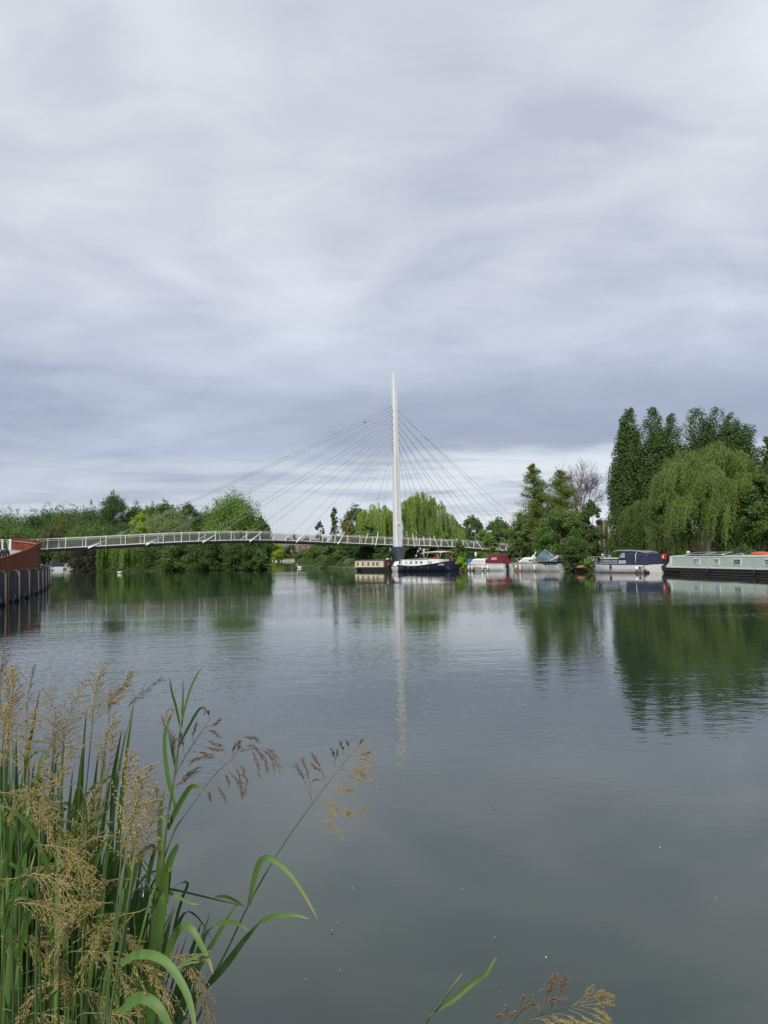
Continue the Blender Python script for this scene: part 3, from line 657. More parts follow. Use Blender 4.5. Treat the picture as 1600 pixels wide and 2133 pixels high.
LM = {
 'dark': leaf_mat('leaf_dark_green', (0.018, 0.036, 0.012), (0.070, 0.118, 0.032)),
 'mid': leaf_mat('leaf_mid_green', (0.026, 0.058, 0.014), (0.105, 0.175, 0.042)),
 'bright': leaf_mat('leaf_bright_green', (0.036, 0.085, 0.016), (0.140, 0.235, 0.050)),
 'lime': leaf_mat('leaf_yellow_green', (0.100, 0.180, 0.018), (0.250, 0.350, 0.045)),
 'willow': leaf_mat('leaf_willow', (0.070, 0.125, 0.020), (0.235, 0.320, 0.070)),
 'willow_olive': leaf_mat('leaf_willow_olive', (0.030, 0.060, 0.013), (0.150, 0.205, 0.052)),
 'willow_dark': leaf_mat('leaf_willow_dark', (0.028, 0.058, 0.016), (0.100, 0.165, 0.038)),
 'willow_mid': leaf_mat('leaf_willow_mid', (0.042, 0.085, 0.018), (0.140, 0.220, 0.050)),
 'willow_low': leaf_mat('leaf_willow_low', (0.022, 0.042, 0.010), (0.100, 0.138, 0.036)),
 'pale': leaf_mat('leaf_pale_sage', (0.070, 0.115, 0.038), (0.175, 0.235, 0.085)),
 'poplar': leaf_mat('leaf_poplar', (0.015, 0.036, 0.013), (0.074, 0.125, 0.036)),
 'conifer': leaf_mat('leaf_feathery', (0.045, 0.078, 0.014), (0.150, 0.200, 0.042)),
 'russet': leaf_mat('leaf_russet_green', (0.080, 0.085, 0.020), (0.170, 0.165, 0.040)),
 'purple': leaf_mat('leaf_dusky', (0.022, 0.024, 0.018), (0.055, 0.055, 0.038)),
 'brown': leaf_mat('leaf_brownish', (0.055, 0.062, 0.022), (0.115, 0.120, 0.045)),
}
def tree(name, label, cat, px, ytop, Y, Wpx, kind, m, group=None, z0=0.4, bark=None, rz=None, seed=1, ybase=None, **kw):
    base = W(px, Y, z0); 
    if ybase is not None: z0 = at(px, ybase, Y).z; base = W(px, Y, z0)
    H = at(px, ytop, Y).z-z0; Wd = Wpx*Y/1600.0
    g = {'broad': gen_broad, 'willow': gen_willow, 'poplar': gen_poplar, 'conical': gen_conical}.get(kind)
    if kind == 'bare': c, tk = gen_bare(H, Wd, seed)
    else: c, tk = g(H, Wd, seed=seed, **kw)
    t = thing(name, label, cat, (base.x, Y, z0), rz if rz is not None else 0.0, group)
    link('crown', c, LM.get(m, M_twig), t); link('trunk', tk, bark or M_bark, t)
    return t
T = tree
# --- tall trees on the right bank
T('poplar_tree', 'tall dark poplar, leftmost of the high dark trees on the right, leaning narrow crown', 'tree', 1318, 855, 108, 76, 'poplar', 'poplar', seed=21, plumes=[(0.06, 1.02, .80), (-.04, .90, 1.0), (-.10, .62, .95), (.02, .35, .95)], n=80000, size=.25)
T('poplar_tree', 'twin-topped dark poplar second from the left among the high dark trees', 'tree', 1385, 853, 106, 100, 'poplar', 'poplar', seed=22, plumes=[(-.12, 1.02, .66), (.26, .98, .60), (.06, .88, 1.0), (-.05, .7, 1.0), (0, .5, 1.0)], n=95000, size=.25)
T('poplar_tree', 'broad dark poplar with several pointed tops rising behind the big willow', 'tree', 1512, 848, 112, 150, 'poplar', 'poplar', seed=23, plumes=[(-.30, 1.02, .48), (-.04, 1.01, .46), (.15, .97, .44), (.36, .89, .46), (-.18, .92, .66), (.14, .92, .80), (0, .80, 1.05)], n=125000, size=.25)
T('poplar_tree', 'dark poplar at the right edge of the photo behind the willow', 'tree', 1612, 905, 108, 84, 'poplar', 'poplar', seed=24, plumes=[(0, 1.0, .6), (.1, .88, .9), (-.1, .7, .9)], n=52000, size=.25)
T('weeping_willow', 'huge olive-green weeping willow behind the pale green narrowboat', 'tree', 1478, 922, 86, 236, 'willow', 'willow_olive', seed=31, n=125000, ll=.26, lw=.058, drop=.30, lobes=[(.08, 0, 1.0, .17), (-.12, .05, .95, .15), (.26, 0, .93, .15), (-.27, .0, .87, .13), (-.38, 0, .75, .11), (.39, .05, .80, .12), (-.02, -.15, .82, .17), (.2, -.15, .76, .16), (-.38, 0, .60, .11), (-.2, -.12, .62, .15), (.06, -.2, .58, .16), (.34, -.08, .54, .14), (-.05, .1, .7, .2)], trunk_r=.32, wind=-.12, squ=.7, bark=M_palebark, base=.12)
T('weeping_willow', 'lower spreading willow left of the huge one, behind the navy cabin cruiser', 'tree', 1366, 1034, 88, 148, 'willow', 'willow_low', seed=32, n=60000, lobes=[(-.32, 0, .86, .15), (-.12, .0, .97, .17), (.12, 0, 1.0, .17), (.34, 0, .92, .15), (-.2, -.2, .7, .18), (.1, -.2, .74, .2), (.32, -.15, .66, .16), (-.38, -.1, .6, .12)], ll=.26, lw=.062, drop=.5, trunk_r=.28, wind=.06, squ=.7)
T('broadleaf_tree', 'brownish thin-leaved tree between the poplars and the low willow', 'tree', 1392, 1010, 96, 96, 'broad', 'brown', seed=33, n=5500, size=.22, nc=40, base=.4)
T('broadleaf_tree', 'dark tree with a thick black trunk at the right edge beside the willow', 'tree', 1592, 985, 82, 110, 'broad', 'willow_dark', seed=34, n=13000, size=.24, nc=50, base=.30, bark=M_black)
T('conical_tree', 'slim pointed feathery green tree, left of the pair right of the bridge', 'tree', 1118, 966, 112, 116, 'conical', 'conifer', seed=41, n=40000, size=.2, power=.62)
T('conical_tree', 'pointed yellow-green tree, right of the pair, beside the bare tree', 'tree', 1174, 980, 110, 124, 'conical', 'conifer', seed=42, n=40000, size=.2, power=.55)
T('bare_tree', 'leafless brown tree with a rounded fan of twigs against the sky', 'tree', 1222, 948, 118, 122, 'bare', 'twig', seed=44, bark=M_twig)
T('broadleaf_tree', 'rounded green bush-like tree hanging over the bank beside the boat with the blue-grey cover', 'tree', 1170, 1062, 93, 108, 'broad', 'mid', seed=45, n=17000, size=.22, nc=60, base=.0)
T('broadleaf_tree', 'dark leafy tree standing under the bare tree', 'tree', 1232, 1046, 104, 62, 'broad', 'dark', seed=46, n=11000, size=.24, nc=40, base=.05)
T('shrub', 'low dark green shrub overhanging the water right of the boat with the blue-grey cover', 'shrub', 1200, 1120, 88, 60, 'broad', 'dark', seed=47, n=6000, size=.2, nc=30, base=.0, z0=0.1)
T('weeping_willow', 'small dull willow with a thin crown beyond the lawn, left of the lamp post', 'tree', 1262, 1082, 140, 56, 'willow', 'brown', seed=48, n=5200, domes=5, drop=.8)
T('weeping_willow', 'small green weeping willow on the lawn in the gap before the poplars', 'tree', 1302, 1103, 128, 66, 'willow', 'willow_dark', seed=49, n=9000, domes=6, drop=.9)
T('broadleaf_tree', 'low green tree left of the pointed feathery pair', 'tree', 1086, 1075, 108, 48, 'broad', 'mid', seed=50, n=8000, size=.24, nc=36, base=.02)
T('shrub', 'leafy bush on the bank in front of the bridge, above the red-hooded cruiser', 'shrub', 1022, 1112, 120, 40, 'broad', 'bright', seed=51, n=6500, size=.22, nc=30, base=.05)
T('shrub', 'small leafy bush beside the stern of the navy barge', 'shrub', 958, 1126, 107, 30, 'broad', 'mid', seed=52, n=5500, size=.2, nc=26, base=.0)
T('shrub', 'low bush between the red-hooded cruiser and the boat with the blue-grey cover', 'shrub', 1068, 1140, 103, 34, 'broad', 'dark', seed=53, n=3500, size=.2, nc=20, base=.0)
# --- middle: behind the bridge
T('weeping_willow', 'tall yellow-green weeping willow just right of the mast', 'tree', 878, 1024, 172, 98, 'willow', 'willow', seed=61, n=46000, domes=7, ll=.45, lw=.11, drop=.75)
T('weeping_willow', 'smaller weeping willow, right of the tall yellow-green one', 'tree', 934, 1066, 178, 66, 'willow', 'willow', seed=62, n=22000, domes=6, ll=.45, lw=.11, drop=.85)
T('weeping_willow', 'rounded weeping willow just left of the mast', 'tree', 790, 1047, 176, 94, 'willow', 'willow', seed=63, n=38000, domes=7, ll=.45, lw=.11, drop=.8)
T('broadleaf_tree', 'dark tree between the russet bush and the willow left of the mast', 'tree', 748, 1058, 186, 84, 'broad', 'dark', seed=64, n=6000, size=.45)
T('shrub', 'russet-tinged bush behind the railings left of the mast', 'shrub', 728, 1086, 168, 36, 'broad', 'russet', seed=65, n=4500, size=.36, nc=26)
T('broadleaf_tree', 'bright green rounded tree in front of the willow left of the mast', 'tree', 770, 1086, 166, 60, 'broad', 'bright', seed=66, n=7000, size=.36, nc=34)
T('slender_tree', 'thin upright dark tree standing alone against the sky left of the mast', 'tree', 698, 1059, 195, 21, 'broad', 'dark', seed=67, n=1500, size=.42, nc=22, lob=.3, base=.25)
T('slender_tree', 'small sparse round-headed tree left of the thin upright one', 'tree', 668, 1087, 200, 30, 'broad', 'dark', seed=68, n=1100, size=.42, nc=22, lob=.16, base=.3)
T('broadleaf_tree', 'dark domed tree behind the right half of the bridge', 'tree', 986, 1078, 215, 58, 'broad', 'dark', seed=69, n=8000, size=.5, nc=40, base=.05)
T('broadleaf_tree', 'grey-green domed tree, rightmost behind the bridge', 'tree', 1040, 1082, 200, 66, 'broad', 'mid', seed=70, n=8000, size=.46, nc=40, base=.05)
T('broadleaf_tree', 'mid-green tree between the small willow and the dark domed tree', 'tree', 958, 1096, 190, 50, 'broad', 'mid', seed=71, n=6000, size=.42, nc=34, base=.05)
T('broadleaf_tree', 'bright low tree behind the lamp post at the right half of the bridge', 'tree', 1006, 1104, 180, 40, 'broad', 'bright', seed=72, n=5000, size=.36, nc=28, base=.05)
T('broadleaf_tree', 'bright low bush under the small willow right of the mast', 'tree', 930, 1112, 166, 40, 'broad', 'bright', seed=73, n=4000, size=.36, nc=28, base=.05)
T('broadleaf_tree', 'dim tree far back right of the willows', 'tree', 952, 1086, 260, 44, 'broad', 'dark', seed=74, n=3000, size=.6, nc=28, base=.05)
# bushes on the right bank under the bridge
UB = [(632, 1146, 232, 40, 'mid'), (660, 1136, 190, 54, 'mid'), (694, 1132, 168, 60, 'mid'), (728, 1132, 158, 56, 'dark'), (762, 1134, 152, 52, 'dark'), (798, 1138, 150, 48, 'dark'), (862, 1140, 158, 56, 'dark'), (905, 1144, 160, 52, 'dark'), (946, 1146, 158, 44, 'dark')]
UL = ['bush at the water\'s edge below the bridge, leftmost on the right bank', 'bush below the bridge, second from the left on the right bank', 'full green bush hanging into the water, third from left on the right bank', 'bush below the bridge behind the little white dinghy', 'dark bush directly behind the cream narrowboat', 'dark bush behind the stern of the cream narrowboat', 'dark bush below the bridge just right of the pier', 'dark bush below the bridge behind the barge mast', 'dark bush below the bridge behind the barge canopy']
for i, (px, yt, Y, w, m) in enumerate(UB):
    T('shrub', UL[i], 'shrub', px, yt, Y, w, 'broad', m, seed=80+i, n=6500, size=.34, nc=34, base=.0, group='bushes on the right bank below the bridge', z0=0.2)
# --- left bank
LB = [
 ('weeping_willow', 'light green weeping willow hanging to the water below the left half of the bridge', 256, 1104, 174, 90, 'willow', 'willow_mid', dict(n=30000, domes=6, ll=.45, lw=.11, drop=1.0)),
 ('shrub', 'dusky dark shrub over the water left of the hanging willow', 184, 1128, 178, 100, 'broad', 'purple', dict(n=8500, size=.36, base=0.0, nc=44)),
 ('shrub', 'dark shrub at the far moorings beside the small white boat', 150, 1130, 244, 44, 'broad', 'dark', dict(n=5000, size=.42, base=0.0)),
 ('broadleaf_tree', 'vivid yellow-green tree rising above the railings', 296, 1070, 205, 62, 'broad', 'lime', dict(n=6500, size=.38, base=0.2, nc=38)),
 ('broadleaf_tree', 'pale sage-green willow-like tree right of the vivid yellow-green one', 356, 1062, 184, 132, 'broad', 'pale', dict(n=19000, size=.36, base=0.15, nc=56)),
 ('broadleaf_tree', 'large fresh green tree with a pointed top ending the left bank', 488, 1034, 168, 172, 'broad', 'bright', dict(n=32000, size=.34, base=0.05, nc=90, topf=.45)),
 ('broadleaf_tree', 'dark round tree top showing between the pale tree and the large fresh green tree', 394, 1050, 230, 74, 'broad', 'dark', dict(n=5000, size=.5, base=0.2)),
 ('shrub', 'dark rounded bush over the water right of the hanging willow', 322, 1126, 168, 80, 'broad', 'dark', dict(n=9500, size=.32, base=0.0, nc=46)),
 ('shrub', 'grey-green bush below the middle of the left half of the bridge', 376, 1122, 161, 88, 'broad', 'mid', dict(n=10000, size=.32, base=0.0, nc=46)),
 ('shrub', 'dark bush with pale sprigs below the large fresh green tree', 440, 1118, 154, 100, 'broad', 'dark', dict(n=12000, size=.32, base=0.0, nc=50)),
 ('shrub', 'dark bush at the point of the left bank beside the open channel', 508, 1118, 149, 92, 'broad', 'dark', dict(n=12000, size=.32, base=0.0, nc=50)),
 ('shrub', 'small low bush at the very tip of the left bank', 540, 1146, 146, 36, 'broad', 'mid', dict(n=3500, size=.28, base=0.0, nc=26)),
]
for i, (nm, lab, px, yt, Y, w, k, m, kw) in enumerate(LB):
    T(nm, lab, 'tree' if 'shrub' not in nm else 'shrub', px, yt, Y, w, k, m, seed=100+i, z0=0.15 if nm == 'shrub' else 0.4, **kw)
# --- woodland behind the left bank, each tree its own
WOOD = [(-30, 1074, 260, 90, 'dark'), (20, 1068, 270, 86, 'mid'), (66, 1072, 262, 70, 'dark'), (104, 1062, 275, 74, 'dark'), (146, 1060, 266, 72, 'mid'), (190, 1058, 262, 70, 'dark'), (237, 1031, 255, 50, 'dark'), (284, 1056, 262, 60, 'dark'), (318, 1054, 270, 54, 'mid'), (344, 1049, 262, 40, 'dark'),
        (430, 1066, 255, 60, 'dark'), (0, 1104, 236, 80, 'mid'), (46, 1098, 240, 76, 'mid'), (90, 1100, 238, 64, 'dark'), (128, 1092, 236, 60, 'brown'), (166, 1096, 232, 64, 'mid'), (206, 1094, 226, 60, 'mid'), (262, 1088, 226, 66, 'dark'), (70, 1124, 262, 60, 'dark'), (112, 1130, 262, 50, 'dark'), (200, 1120, 215, 60, 'dark'), (545, 1080, 240, 30, 'dark')]
WL = ['dark woodland tree at the far left edge of the photo', 'mid-green woodland tree above the start of the rust-brown ramp', 'dark woodland tree above the curved end of the ramp', 'dark woodland tree on the skyline left of the first railings', 'mid-green woodland tree on the skyline over the first railings', 'dark woodland tree on the skyline left of the highest one', 'highest woodland tree on the left skyline with an open spreading top', 'dark woodland tree on the skyline right of the highest one', 'mid-green woodland tree on the skyline behind the vivid yellow-green tree', 'small dark tree top on the skyline behind the pale sage tree', 'dark tree top hidden behind the large fresh green tree',
      'front-row green woodland tree at the left edge above the ramp', 'front-row green woodland tree behind the ramp curve', 'front-row dark woodland tree above the far moorings', 'front-row brownish woodland tree above the small cabin cruiser', 'front-row green woodland tree above the dusky shrub', 'front-row green woodland tree left of the highest skyline tree', 'front-row dark woodland tree behind the hanging willow', 'low dark tree behind the blue-covered boats', 'low dark tree behind the small navy cabin cruiser', 'low dark tree between the dusky shrub and the hanging willow', 'dark tree just behind the right side of the large fresh green tree']
for i, (px, yt, Y, w, m) in enumerate(WOOD):
    T('woodland_tree', WL[i], 'tree', px, yt, Y, w*1.75, 'broad', m, seed=130+i, n=19000, size=.42, nc=44, base=0.0, lob=.2, group='woodland trees behind the left bank')
# --- end of the channel
T('broadleaf_tree', 'yellow-green tree at the end of the open channel', 'tree', 573, 1131, 400, 44, 'broad', 'lime', seed=170, n=5000, size=.7, nc=36, base=0.1)
T('broadleaf_tree', 'dark bush standing in front of the brick building', 'tree', 606, 1136, 425, 26, 'broad', 'dark', seed=171, n=2500, size=.7, nc=24, base=0.0)
T('broadleaf_tree', 'dull tree between the yellow-green tree and the brick building', 'tree', 592, 1140, 445, 22, 'broad', 'brown', seed=172, n=2000, size=.7, nc=24, base=0.0)
FAR = [(566, 1127, 620, 30), (600, 1121, 640, 34), (614, 1114, 600, 12), (640, 1120, 640, 40), (672, 1122, 600, 40), (700, 1119, 620, 40), (735, 1112, 560, 60), (820, 1100, 560, 90), (1080, 1090, 420, 80), (1150, 1085, 420, 90), (1215, 1082, 420, 70), (1262, 1088, 400, 50), (1286, 1092, 380, 30), (1318, 1092, 360, 50)]
for i, (px, yt, Y, w) in enumerate(FAR):
    T('distant_tree', 'hazy dark tree on the far horizon', 'tree', px, yt, Y, w, 'broad', 'dark', seed=180+i, n=2200, size=1.0, nc=26, base=0.0, group='hazy distant trees along the horizon')
# hedge-like trees behind the lawn on the right
HD = [(1250, 1128, 190, 60, 'mid'), (1296, 1130, 165, 56, 'dark'), (1340, 1120, 150, 70, 'dark'), (1392, 1118, 140, 80, 'dark'), (1450, 1110, 150, 90, 'dark'), (1520, 1106, 145, 90, 'dark'), (1580, 1112, 135, 80, 'willow_dark'), (1634, 1100, 130, 80, 'dark'), (1180, 1130, 150, 70, 'dark'), (1120, 1130, 150, 70, 'dark')]
for i, (px, yt, Y, w, m) in enumerate(HD):
    T('hedge_tree', ['green hedge tree right under the gable of the white house', 'dark hedge tree behind the navy cruiser cabin', 'dark hedge tree in the shade behind the navy cruiser hood', 'dark hedge tree behind the red box', 'dark hedge tree behind the wooden play tower', 'dark hedge tree seen right of the pale willow trunk', 'hedge tree behind the orange canoe', 'dark hedge tree at the right edge of the photo', 'dark hedge tree behind the right feathery tree', 'dark hedge tree behind the left feathery tree'][i], 'tree', px, yt, Y, w, 'broad', m, seed=200+i, n=7500, size=.34, nc=40, base=0.0, group='dark trees closing the lawn on the right bank')
for i, (px, yt, Y, w, m) in enumerate([(1500, 1136, 96, 26, 'mid'), (1518, 1131, 84, 18, 'mid'), (1552, 1136, 100, 46, 'willow_dark'), (1210, 1150, 92, 34, 'mid'), (1230, 1160, 84, 30, 'bright'), (960, 1160, 101, 26, 'lime')]):
    T('shrub', ['low green shrub on the lawn behind the solar panels', 'small leafy sapling behind the roof of the pale green narrowboat', 'loose shrub behind the orange canoe', 'low shrub on the bank left of the orange hull', 'bright low shrub at the bank left of the navy cruiser', 'yellowish weeds at the bank beside the barge'][i], 'shrub', px, yt, Y, w, 'broad', m, seed=220+i, n=2500, size=.18, nc=18, base=0.0)

# ------------------------------------------------------------------ undergrowth and lawn fringe
def scatter_line(P, n, spread, hgt, size, name, m, dens=1.0, z0=0.0):
    global rng; rng = np.random.default_rng(len(P)*7+n)
    P = [np.array(p, float) for p in P]; seg = np.array([np.linalg.norm(b-a) for a, b in zip(P[:-1], P[1:])]); k = rng.choice(len(seg), n, p=seg/seg.sum()); t = rng.uniform(0, 1, n)
    A = np.array(P)[k]; B = np.array(P)[k+1]; c = A+(B-A)*t[:, None]; dd = B-A; nr = np.stack([-dd[:, 1], dd[:, 0]], 1); nr /= np.linalg.norm(nr, axis=1, keepdims=True)
    o = rng.normal(size=n)*spread; hh = np.array([hgt*(0.45+0.75*max(0, mnoise.noise(Vector((x*.22, y*.22, 3.3)))+.5)) for x, y in c])
    z = z0+hh*rng.uniform(0, 1, n)*np.exp(-(o/spread/1.6)**2)
    C = np.stack([c[:, 0]+nr[:, 0]*o, c[:, 1]+nr[:, 1]*o, z], 1); Nn = nrm(rng.normal(size=(n, 3))+np.array([0, -.3, .8]))
    o_ = link(name, leaf_mesh(name, C, Nn, size, size*.55), m); o_['kind'] = 'stuff'; o_['label'] = 'leafy undergrowth and reeds along the river bank'; return o_
scatter_line([(p[0]-.2, p[1]) for p in left_bank[:5]], 13000, 0.6, 1.3, .28, 'undergrowth', LM['dark'])
scatter_line([(3, 121), (-4, 129), (-8, 141), (-12, 153), (-20, 186), (-32, 290)], 16000, 1.0, 1.8, .3, 'undergrowth', LM['dark'])
scatter_line([(35.3, 45), (33.3, 60), (31.2, 74), (28.6, 82), (23.3, 92), (18.6, 100), (13.2, 106), (6.5, 113), (1.5, 119)], 26000, .45, .45, .16, 'bank_weeds', leaf_mat('leaf_bank_weeds', (0.05, 0.08, 0.02), (0.17, 0.19, 0.06)), z0=.1)
scatter_line([(-47, 411), (-66, 433)], 1500, 1.5, 2.0, .7, 'bank_weeds', LM['dark'])

# ------------------------------------------------------------------ boats
def orient(t, bow_px, bowY, stern_px, sternY):
    a = W(bow_px, bowY, 0.5); b = W(stern_px, sternY, 0.5); d = a-b; L = d.length
    t.location = ((a.x+b.x)/2, (a.y+b.y)/2, 0); t.rotation_euler.z = math.atan2(d.y, d.x); return L
def hull_rings(L, B, sheer, entry=0.35, stern_w=.85, rake=.12, flare=.12, keel=-.35, n=16, rev=0.0):
    """stations from stern (-L/2) to bow (+L/2); each ring port gunwale .. keel .. starboard gunwale"""
    R = []
    for i in range(n+1):
        t = i/n; x = -L/2+L*t
        w = B/2*(stern_w+(1-stern_w)*min(1, t/.35)) if t < 1-entry else B/2*max(0.0, math.cos(((t-(1-entry))/entry)*math.pi/2))**.62
        w = max(w, 0.03); g = sheer(t); bx = L*rake*max(0, (t-(1-entry))/entry)**2
        pts = [(x+bx*.6, w, g), (x+bx*.45, w*(1-flare*.5), g*.55), (x, w*(1-flare*1.4)*(1 if t < .8 else .8), 0.02), (x-bx*.3, w*.4, keel*.8), (x-bx*.3, 0, keel)]
        R.append(pts+[(a, -b, c) for a, b, c in reversed(pts[:-1])])
    return R
def deckcap(mb, R, inset=0.0, dz=0.0, mi=0):
    for a, b in zip(R[:-1], R[1:]):
        mb.add([(a[0][0], a[0][1], a[0][2]+dz), (b[0][0], b[0][1], b[0][2]+dz), (b[-1][0], b[-1][1], b[-1][2]+dz), (a[-1][0], a[-1][1], a[-1][2]+dz)], [(0, 1, 2, 3)], mi)
def gunwale(R, r, dz=0.0):
    mb = MB()
    for k in (0, -1): mb.tube([(q[k][0], q[k][1], q[k][2]+dz) for q in R], r, 6)
    return mb
def cabin(L0, L1, w0, w1, z0, z1, front=.35, back=.05, tumble=.12, roof=.06):
    """rounded cabin block: footprint x L0..L1, width w0 (L0) .. w1 (L1)"""
    mb = MB(); n = 6; R = []
    for i in range(n+1):
        t = i/n; xb = L0+(L1-L0)*t; wt = w0+(w1-w0)*t; xt = (L0+back)+(L1-front-L0-back)*t
        R.append([(xb, wt/2, z0), (xt, wt/2-tumble, z1-.08), (xt, wt/2-tumble-.08, z1), (xt, 0, z1+roof), (xt, -(wt/2-tumble-.08), z1), (xt, -(wt/2-tumble), z1-.08), (xb, -wt/2, z0)])
    mb.loft(R, closed=True); return mb
def fender(name, parent, x, y, z, m, r=.11, h=.5):
    mb = MB(); mb.tube([(x, y, z+h/2+.3), (x, y, z+h/2)], .012, 4); mb.tube([(x, y, z+h/2), (x, y, z+h/2-.08), (x, y, z-h/2+.08), (x, y, z-h/2)], [r*.4, r, r, r*.4], 8); return mb.build(name, m, parent)
M_navy = mat('navy_canvas', (0.022, 0.028, 0.062), 0.8, 0.15, 3); M_navyhull = mat('navy_hull_paint', (0.012, 0.015, 0.035), 0.35, 0.2, 2)
M_red = mat('maroon_canvas', (0.13, 0.012, 0.022), 0.85, 0.15, 3); M_blueg = mat('blue_grey_tarpaulin', (0.10, 0.16, 0.20), 0.7, 0.2, 1.6, bump=.3, col2=(0.05, 0.085, 0.11))
M_cream = mat('cream_paint', (0.62, 0.55, 0.36), 0.5, 0.08, 2); M_sage = mat('sage_green_paint', (0.40, 0.48, 0.39), 0.45, 0.06, 1.2); M_trim = mat('pale_trim_paint', (0.68, 0.72, 0.66), 0.45, 0.06, 2)
M_orange = mat('orange_canoe', (0.55, 0.09, 0.035), 0.45, 0.1, 2); M_redp = mat('red_paint', (0.45, 0.02, 0.025), 0.5, 0.1, 2); M_curt = mat('curtain_cloth', (0.55, 0.57, 0.58), .9, .1, 6)
M_solar = mat('solar_panel', (0.05, 0.06, 0.085), 0.15, 0.1, 3, spec=.7); M_bluet = mat('blue_tarpaulin', (0.03, 0.22, 0.42), 0.6, 0.2, 2, bump=.3); M_vinyl = mat('clear_vinyl', (0.42, 0.40, 0.38), .3, .2, 4)

# near side of every boat faces the camera: with the bow to the left and away, that is the port side (+y local)
def side_y(R, i): return abs(R[i][0][1])

# 1. pale green narrowboat -------------------------------------------------
nb = thing('narrowboat', 'long pale sage-green narrowboat with a black hull, cut by the right edge of the photo', 'boat')
A = W(1368, 75.2, .5); B_ = W(1640, 56.8, .5); d = A-B_; LN = d.length; nb.rotation_euler.z = math.atan2(d.y, d.x); sd_ = Vector((d.y, -d.x, 0)).normalized()   # A-B is the line of its river side
nb.location = ((A.x+B_.x)/2+sd_.x, (A.y+B_.y)/2+sd_.y, 0)
def s_local(px, P0=A, P1=B_, L=LN):     # local x of a pixel column on this boat's axis
    best = min((abs(P0.lerp(P1, k/400).x-WX(px, P0.lerp(P1, k/400).y, 1.0)), k) for k in range(401))[1]; return L/2-L*best/400
mb = MB(); R = hull_rings(LN, 2.1, lambda t: .56+.25*max(0, (t-.93)/.07)**2+.05*max(0, .1-t)*10, entry=.07, stern_w=.97, rake=.02, flare=.04, n=30); mb.loft(R, closed=False, capends=True); deckcap(mb, R, dz=-.02); hl = mb.build('hull', M_black, nb)
mb = gunwale(R, .05, -.02); 
for k in (1,): mb.tube([(q[0][0], q[0][1]+.01, .30) for q in R[:-1]], .035, 5); mb.tube([(q[-1][0], q[-1][1]-.01, .30) for q in R[:-1]], .035, 5)
mb.build('rubbing_strake', M_black, hl)
mb = MB(); mb.tube([(q[0][0], q[0][1]*.97+.015, .07) for q in R[:-1]], .02, 4); mb.build('waterline_rust', mat('rust_line', (0.12, 0.06, 0.04), .9), hl)
c1 = s_local(1397); c0 = -LN/2+.6; ZT = 1.62
mb = MB()
prof = lambda z0, z1: [(1.0, z0), (.90, z1), (.80, z1+.05), (0, z1+.10), (-.80, z1+.05), (-.90, z1), (-1.0, z0)]
mb.loft([[(x, y, z) for y, z in prof(.60, ZT)] for x in (c0, c1)], closed=True); cb = mb.build('cabin', M_sage, nb)
mb = MB()
for y in (1, -1):
    mb.prism([(c0, ZT-.06), (c1, ZT-.06), (c1, ZT+.03), (c0, ZT+.03)], .895*y, .93*y, 'y')
    mb.prism([(c0, .575), (c1, .575), (c1, .70), (c0, .70)], .995*y, 1.03*y, 'y')
    mb.prism([(c1-.14, .70), (c1, .70), (c1, ZT-.06), (c1-.14, ZT-.06)], .93*y, 1.01*y, 'y')
mb.build('cabin_trim', M_trim, cb)
mb = MB()      # swept end panel
for y in (.94, -.97): mb.prism([(c1, .58), (c1+.85, .58), (c1+.80, .78), (c1+.42, .95), (c1+.2, 1.2), (c1+.12, ZT+.02), (c1, ZT+.02)], y, y+.03, 'y')
mb.build('cabin_end_wing', M_trim, nb)
for a, b, kind in ((1443, 1458, 0), (1487, 1498, 0), (1527, 1543, 1), (1591, 1607, 0)):
    x1, x0 = s_local(a), s_local(b)
    if x0 > x1: x0, x1 = x1, x0
    wf = MB(); z0, z1 = .88, 1.42
    def yy(z): return 1.0-(z-.6)*.1+.012
    wf.loft([[(x, yy(z)+e, z) for x, z in ((x0, z0), (x1, z0), (x1, z1), (x0, z1))] for e in (-.01, .03)], closed=True); f = wf.build('window', M_trim, cb)
    g = MB(); g.loft([[(x, yy(z)+e, z) for x, z in ((x0+.07, z0+.07), (x1-.07, z0+.07), (x1-.07, z1-.06), (x0+.07, z1-.06))] for e in (.0, .036)], closed=True); g.build('pane', M_glass if kind else M_glass2, f)
    g = MB(); g.loft([[(x, yy(z)+e, z) for x, z in ((x0+.07, z1-.13), (x1-.07, z1-.13), (x1-.07, z1-.06), (x0+.07, z1-.06))] for e in (.035, .045)], closed=True); g.build('vent_slot', M_black, f)
for a, b in ((1424, 1464), (1466, 1502)):
    x1, x0 = s_local(a), s_local(b); mb = MB(); z = ZT+.16
    mb.loft([[(x, -.62, z+.02), (x, .62, z+.02), (x, .62, z+.06), (x, -.62, z+.06)] for x in (x0, x1)], closed=True)
    so = mb.build('solar_panel', M_solar, nb); so.rotation_euler = (R_(-9), 0, 0); so.location = (0, -.0, .05)
    mb = MB()
    for p_, q_ in (((x0, -.64), (x1, -.64)), ((x0, .64), (x1, .64)), ((x0, -.64), (x0, .64)), ((x1, -.64), (x1, .64))): mb.tube([(p_[0], p_[1], z+.05), (q_[0], q_[1], z+.05)], .035, 4)
    for xx in (x0+.2, x1-.2):
        for yy_ in (-.5, .5): mb.tube([(xx, yy_, z+.04), (xx, yy_, z-.14)], .02, 4)
    mb.build('panel_frame', M_chrome, so)
xv = s_local(1424); mb = MB(); mb.tube([(xv+.3, .3, ZT+.03), (xv+.3, .3, ZT+.32)], .05, 8); mb.sphere((xv+.3, .3, ZT+.36), (.16, .16, .11)); mb.build('roof_vent', M_trim, nb)
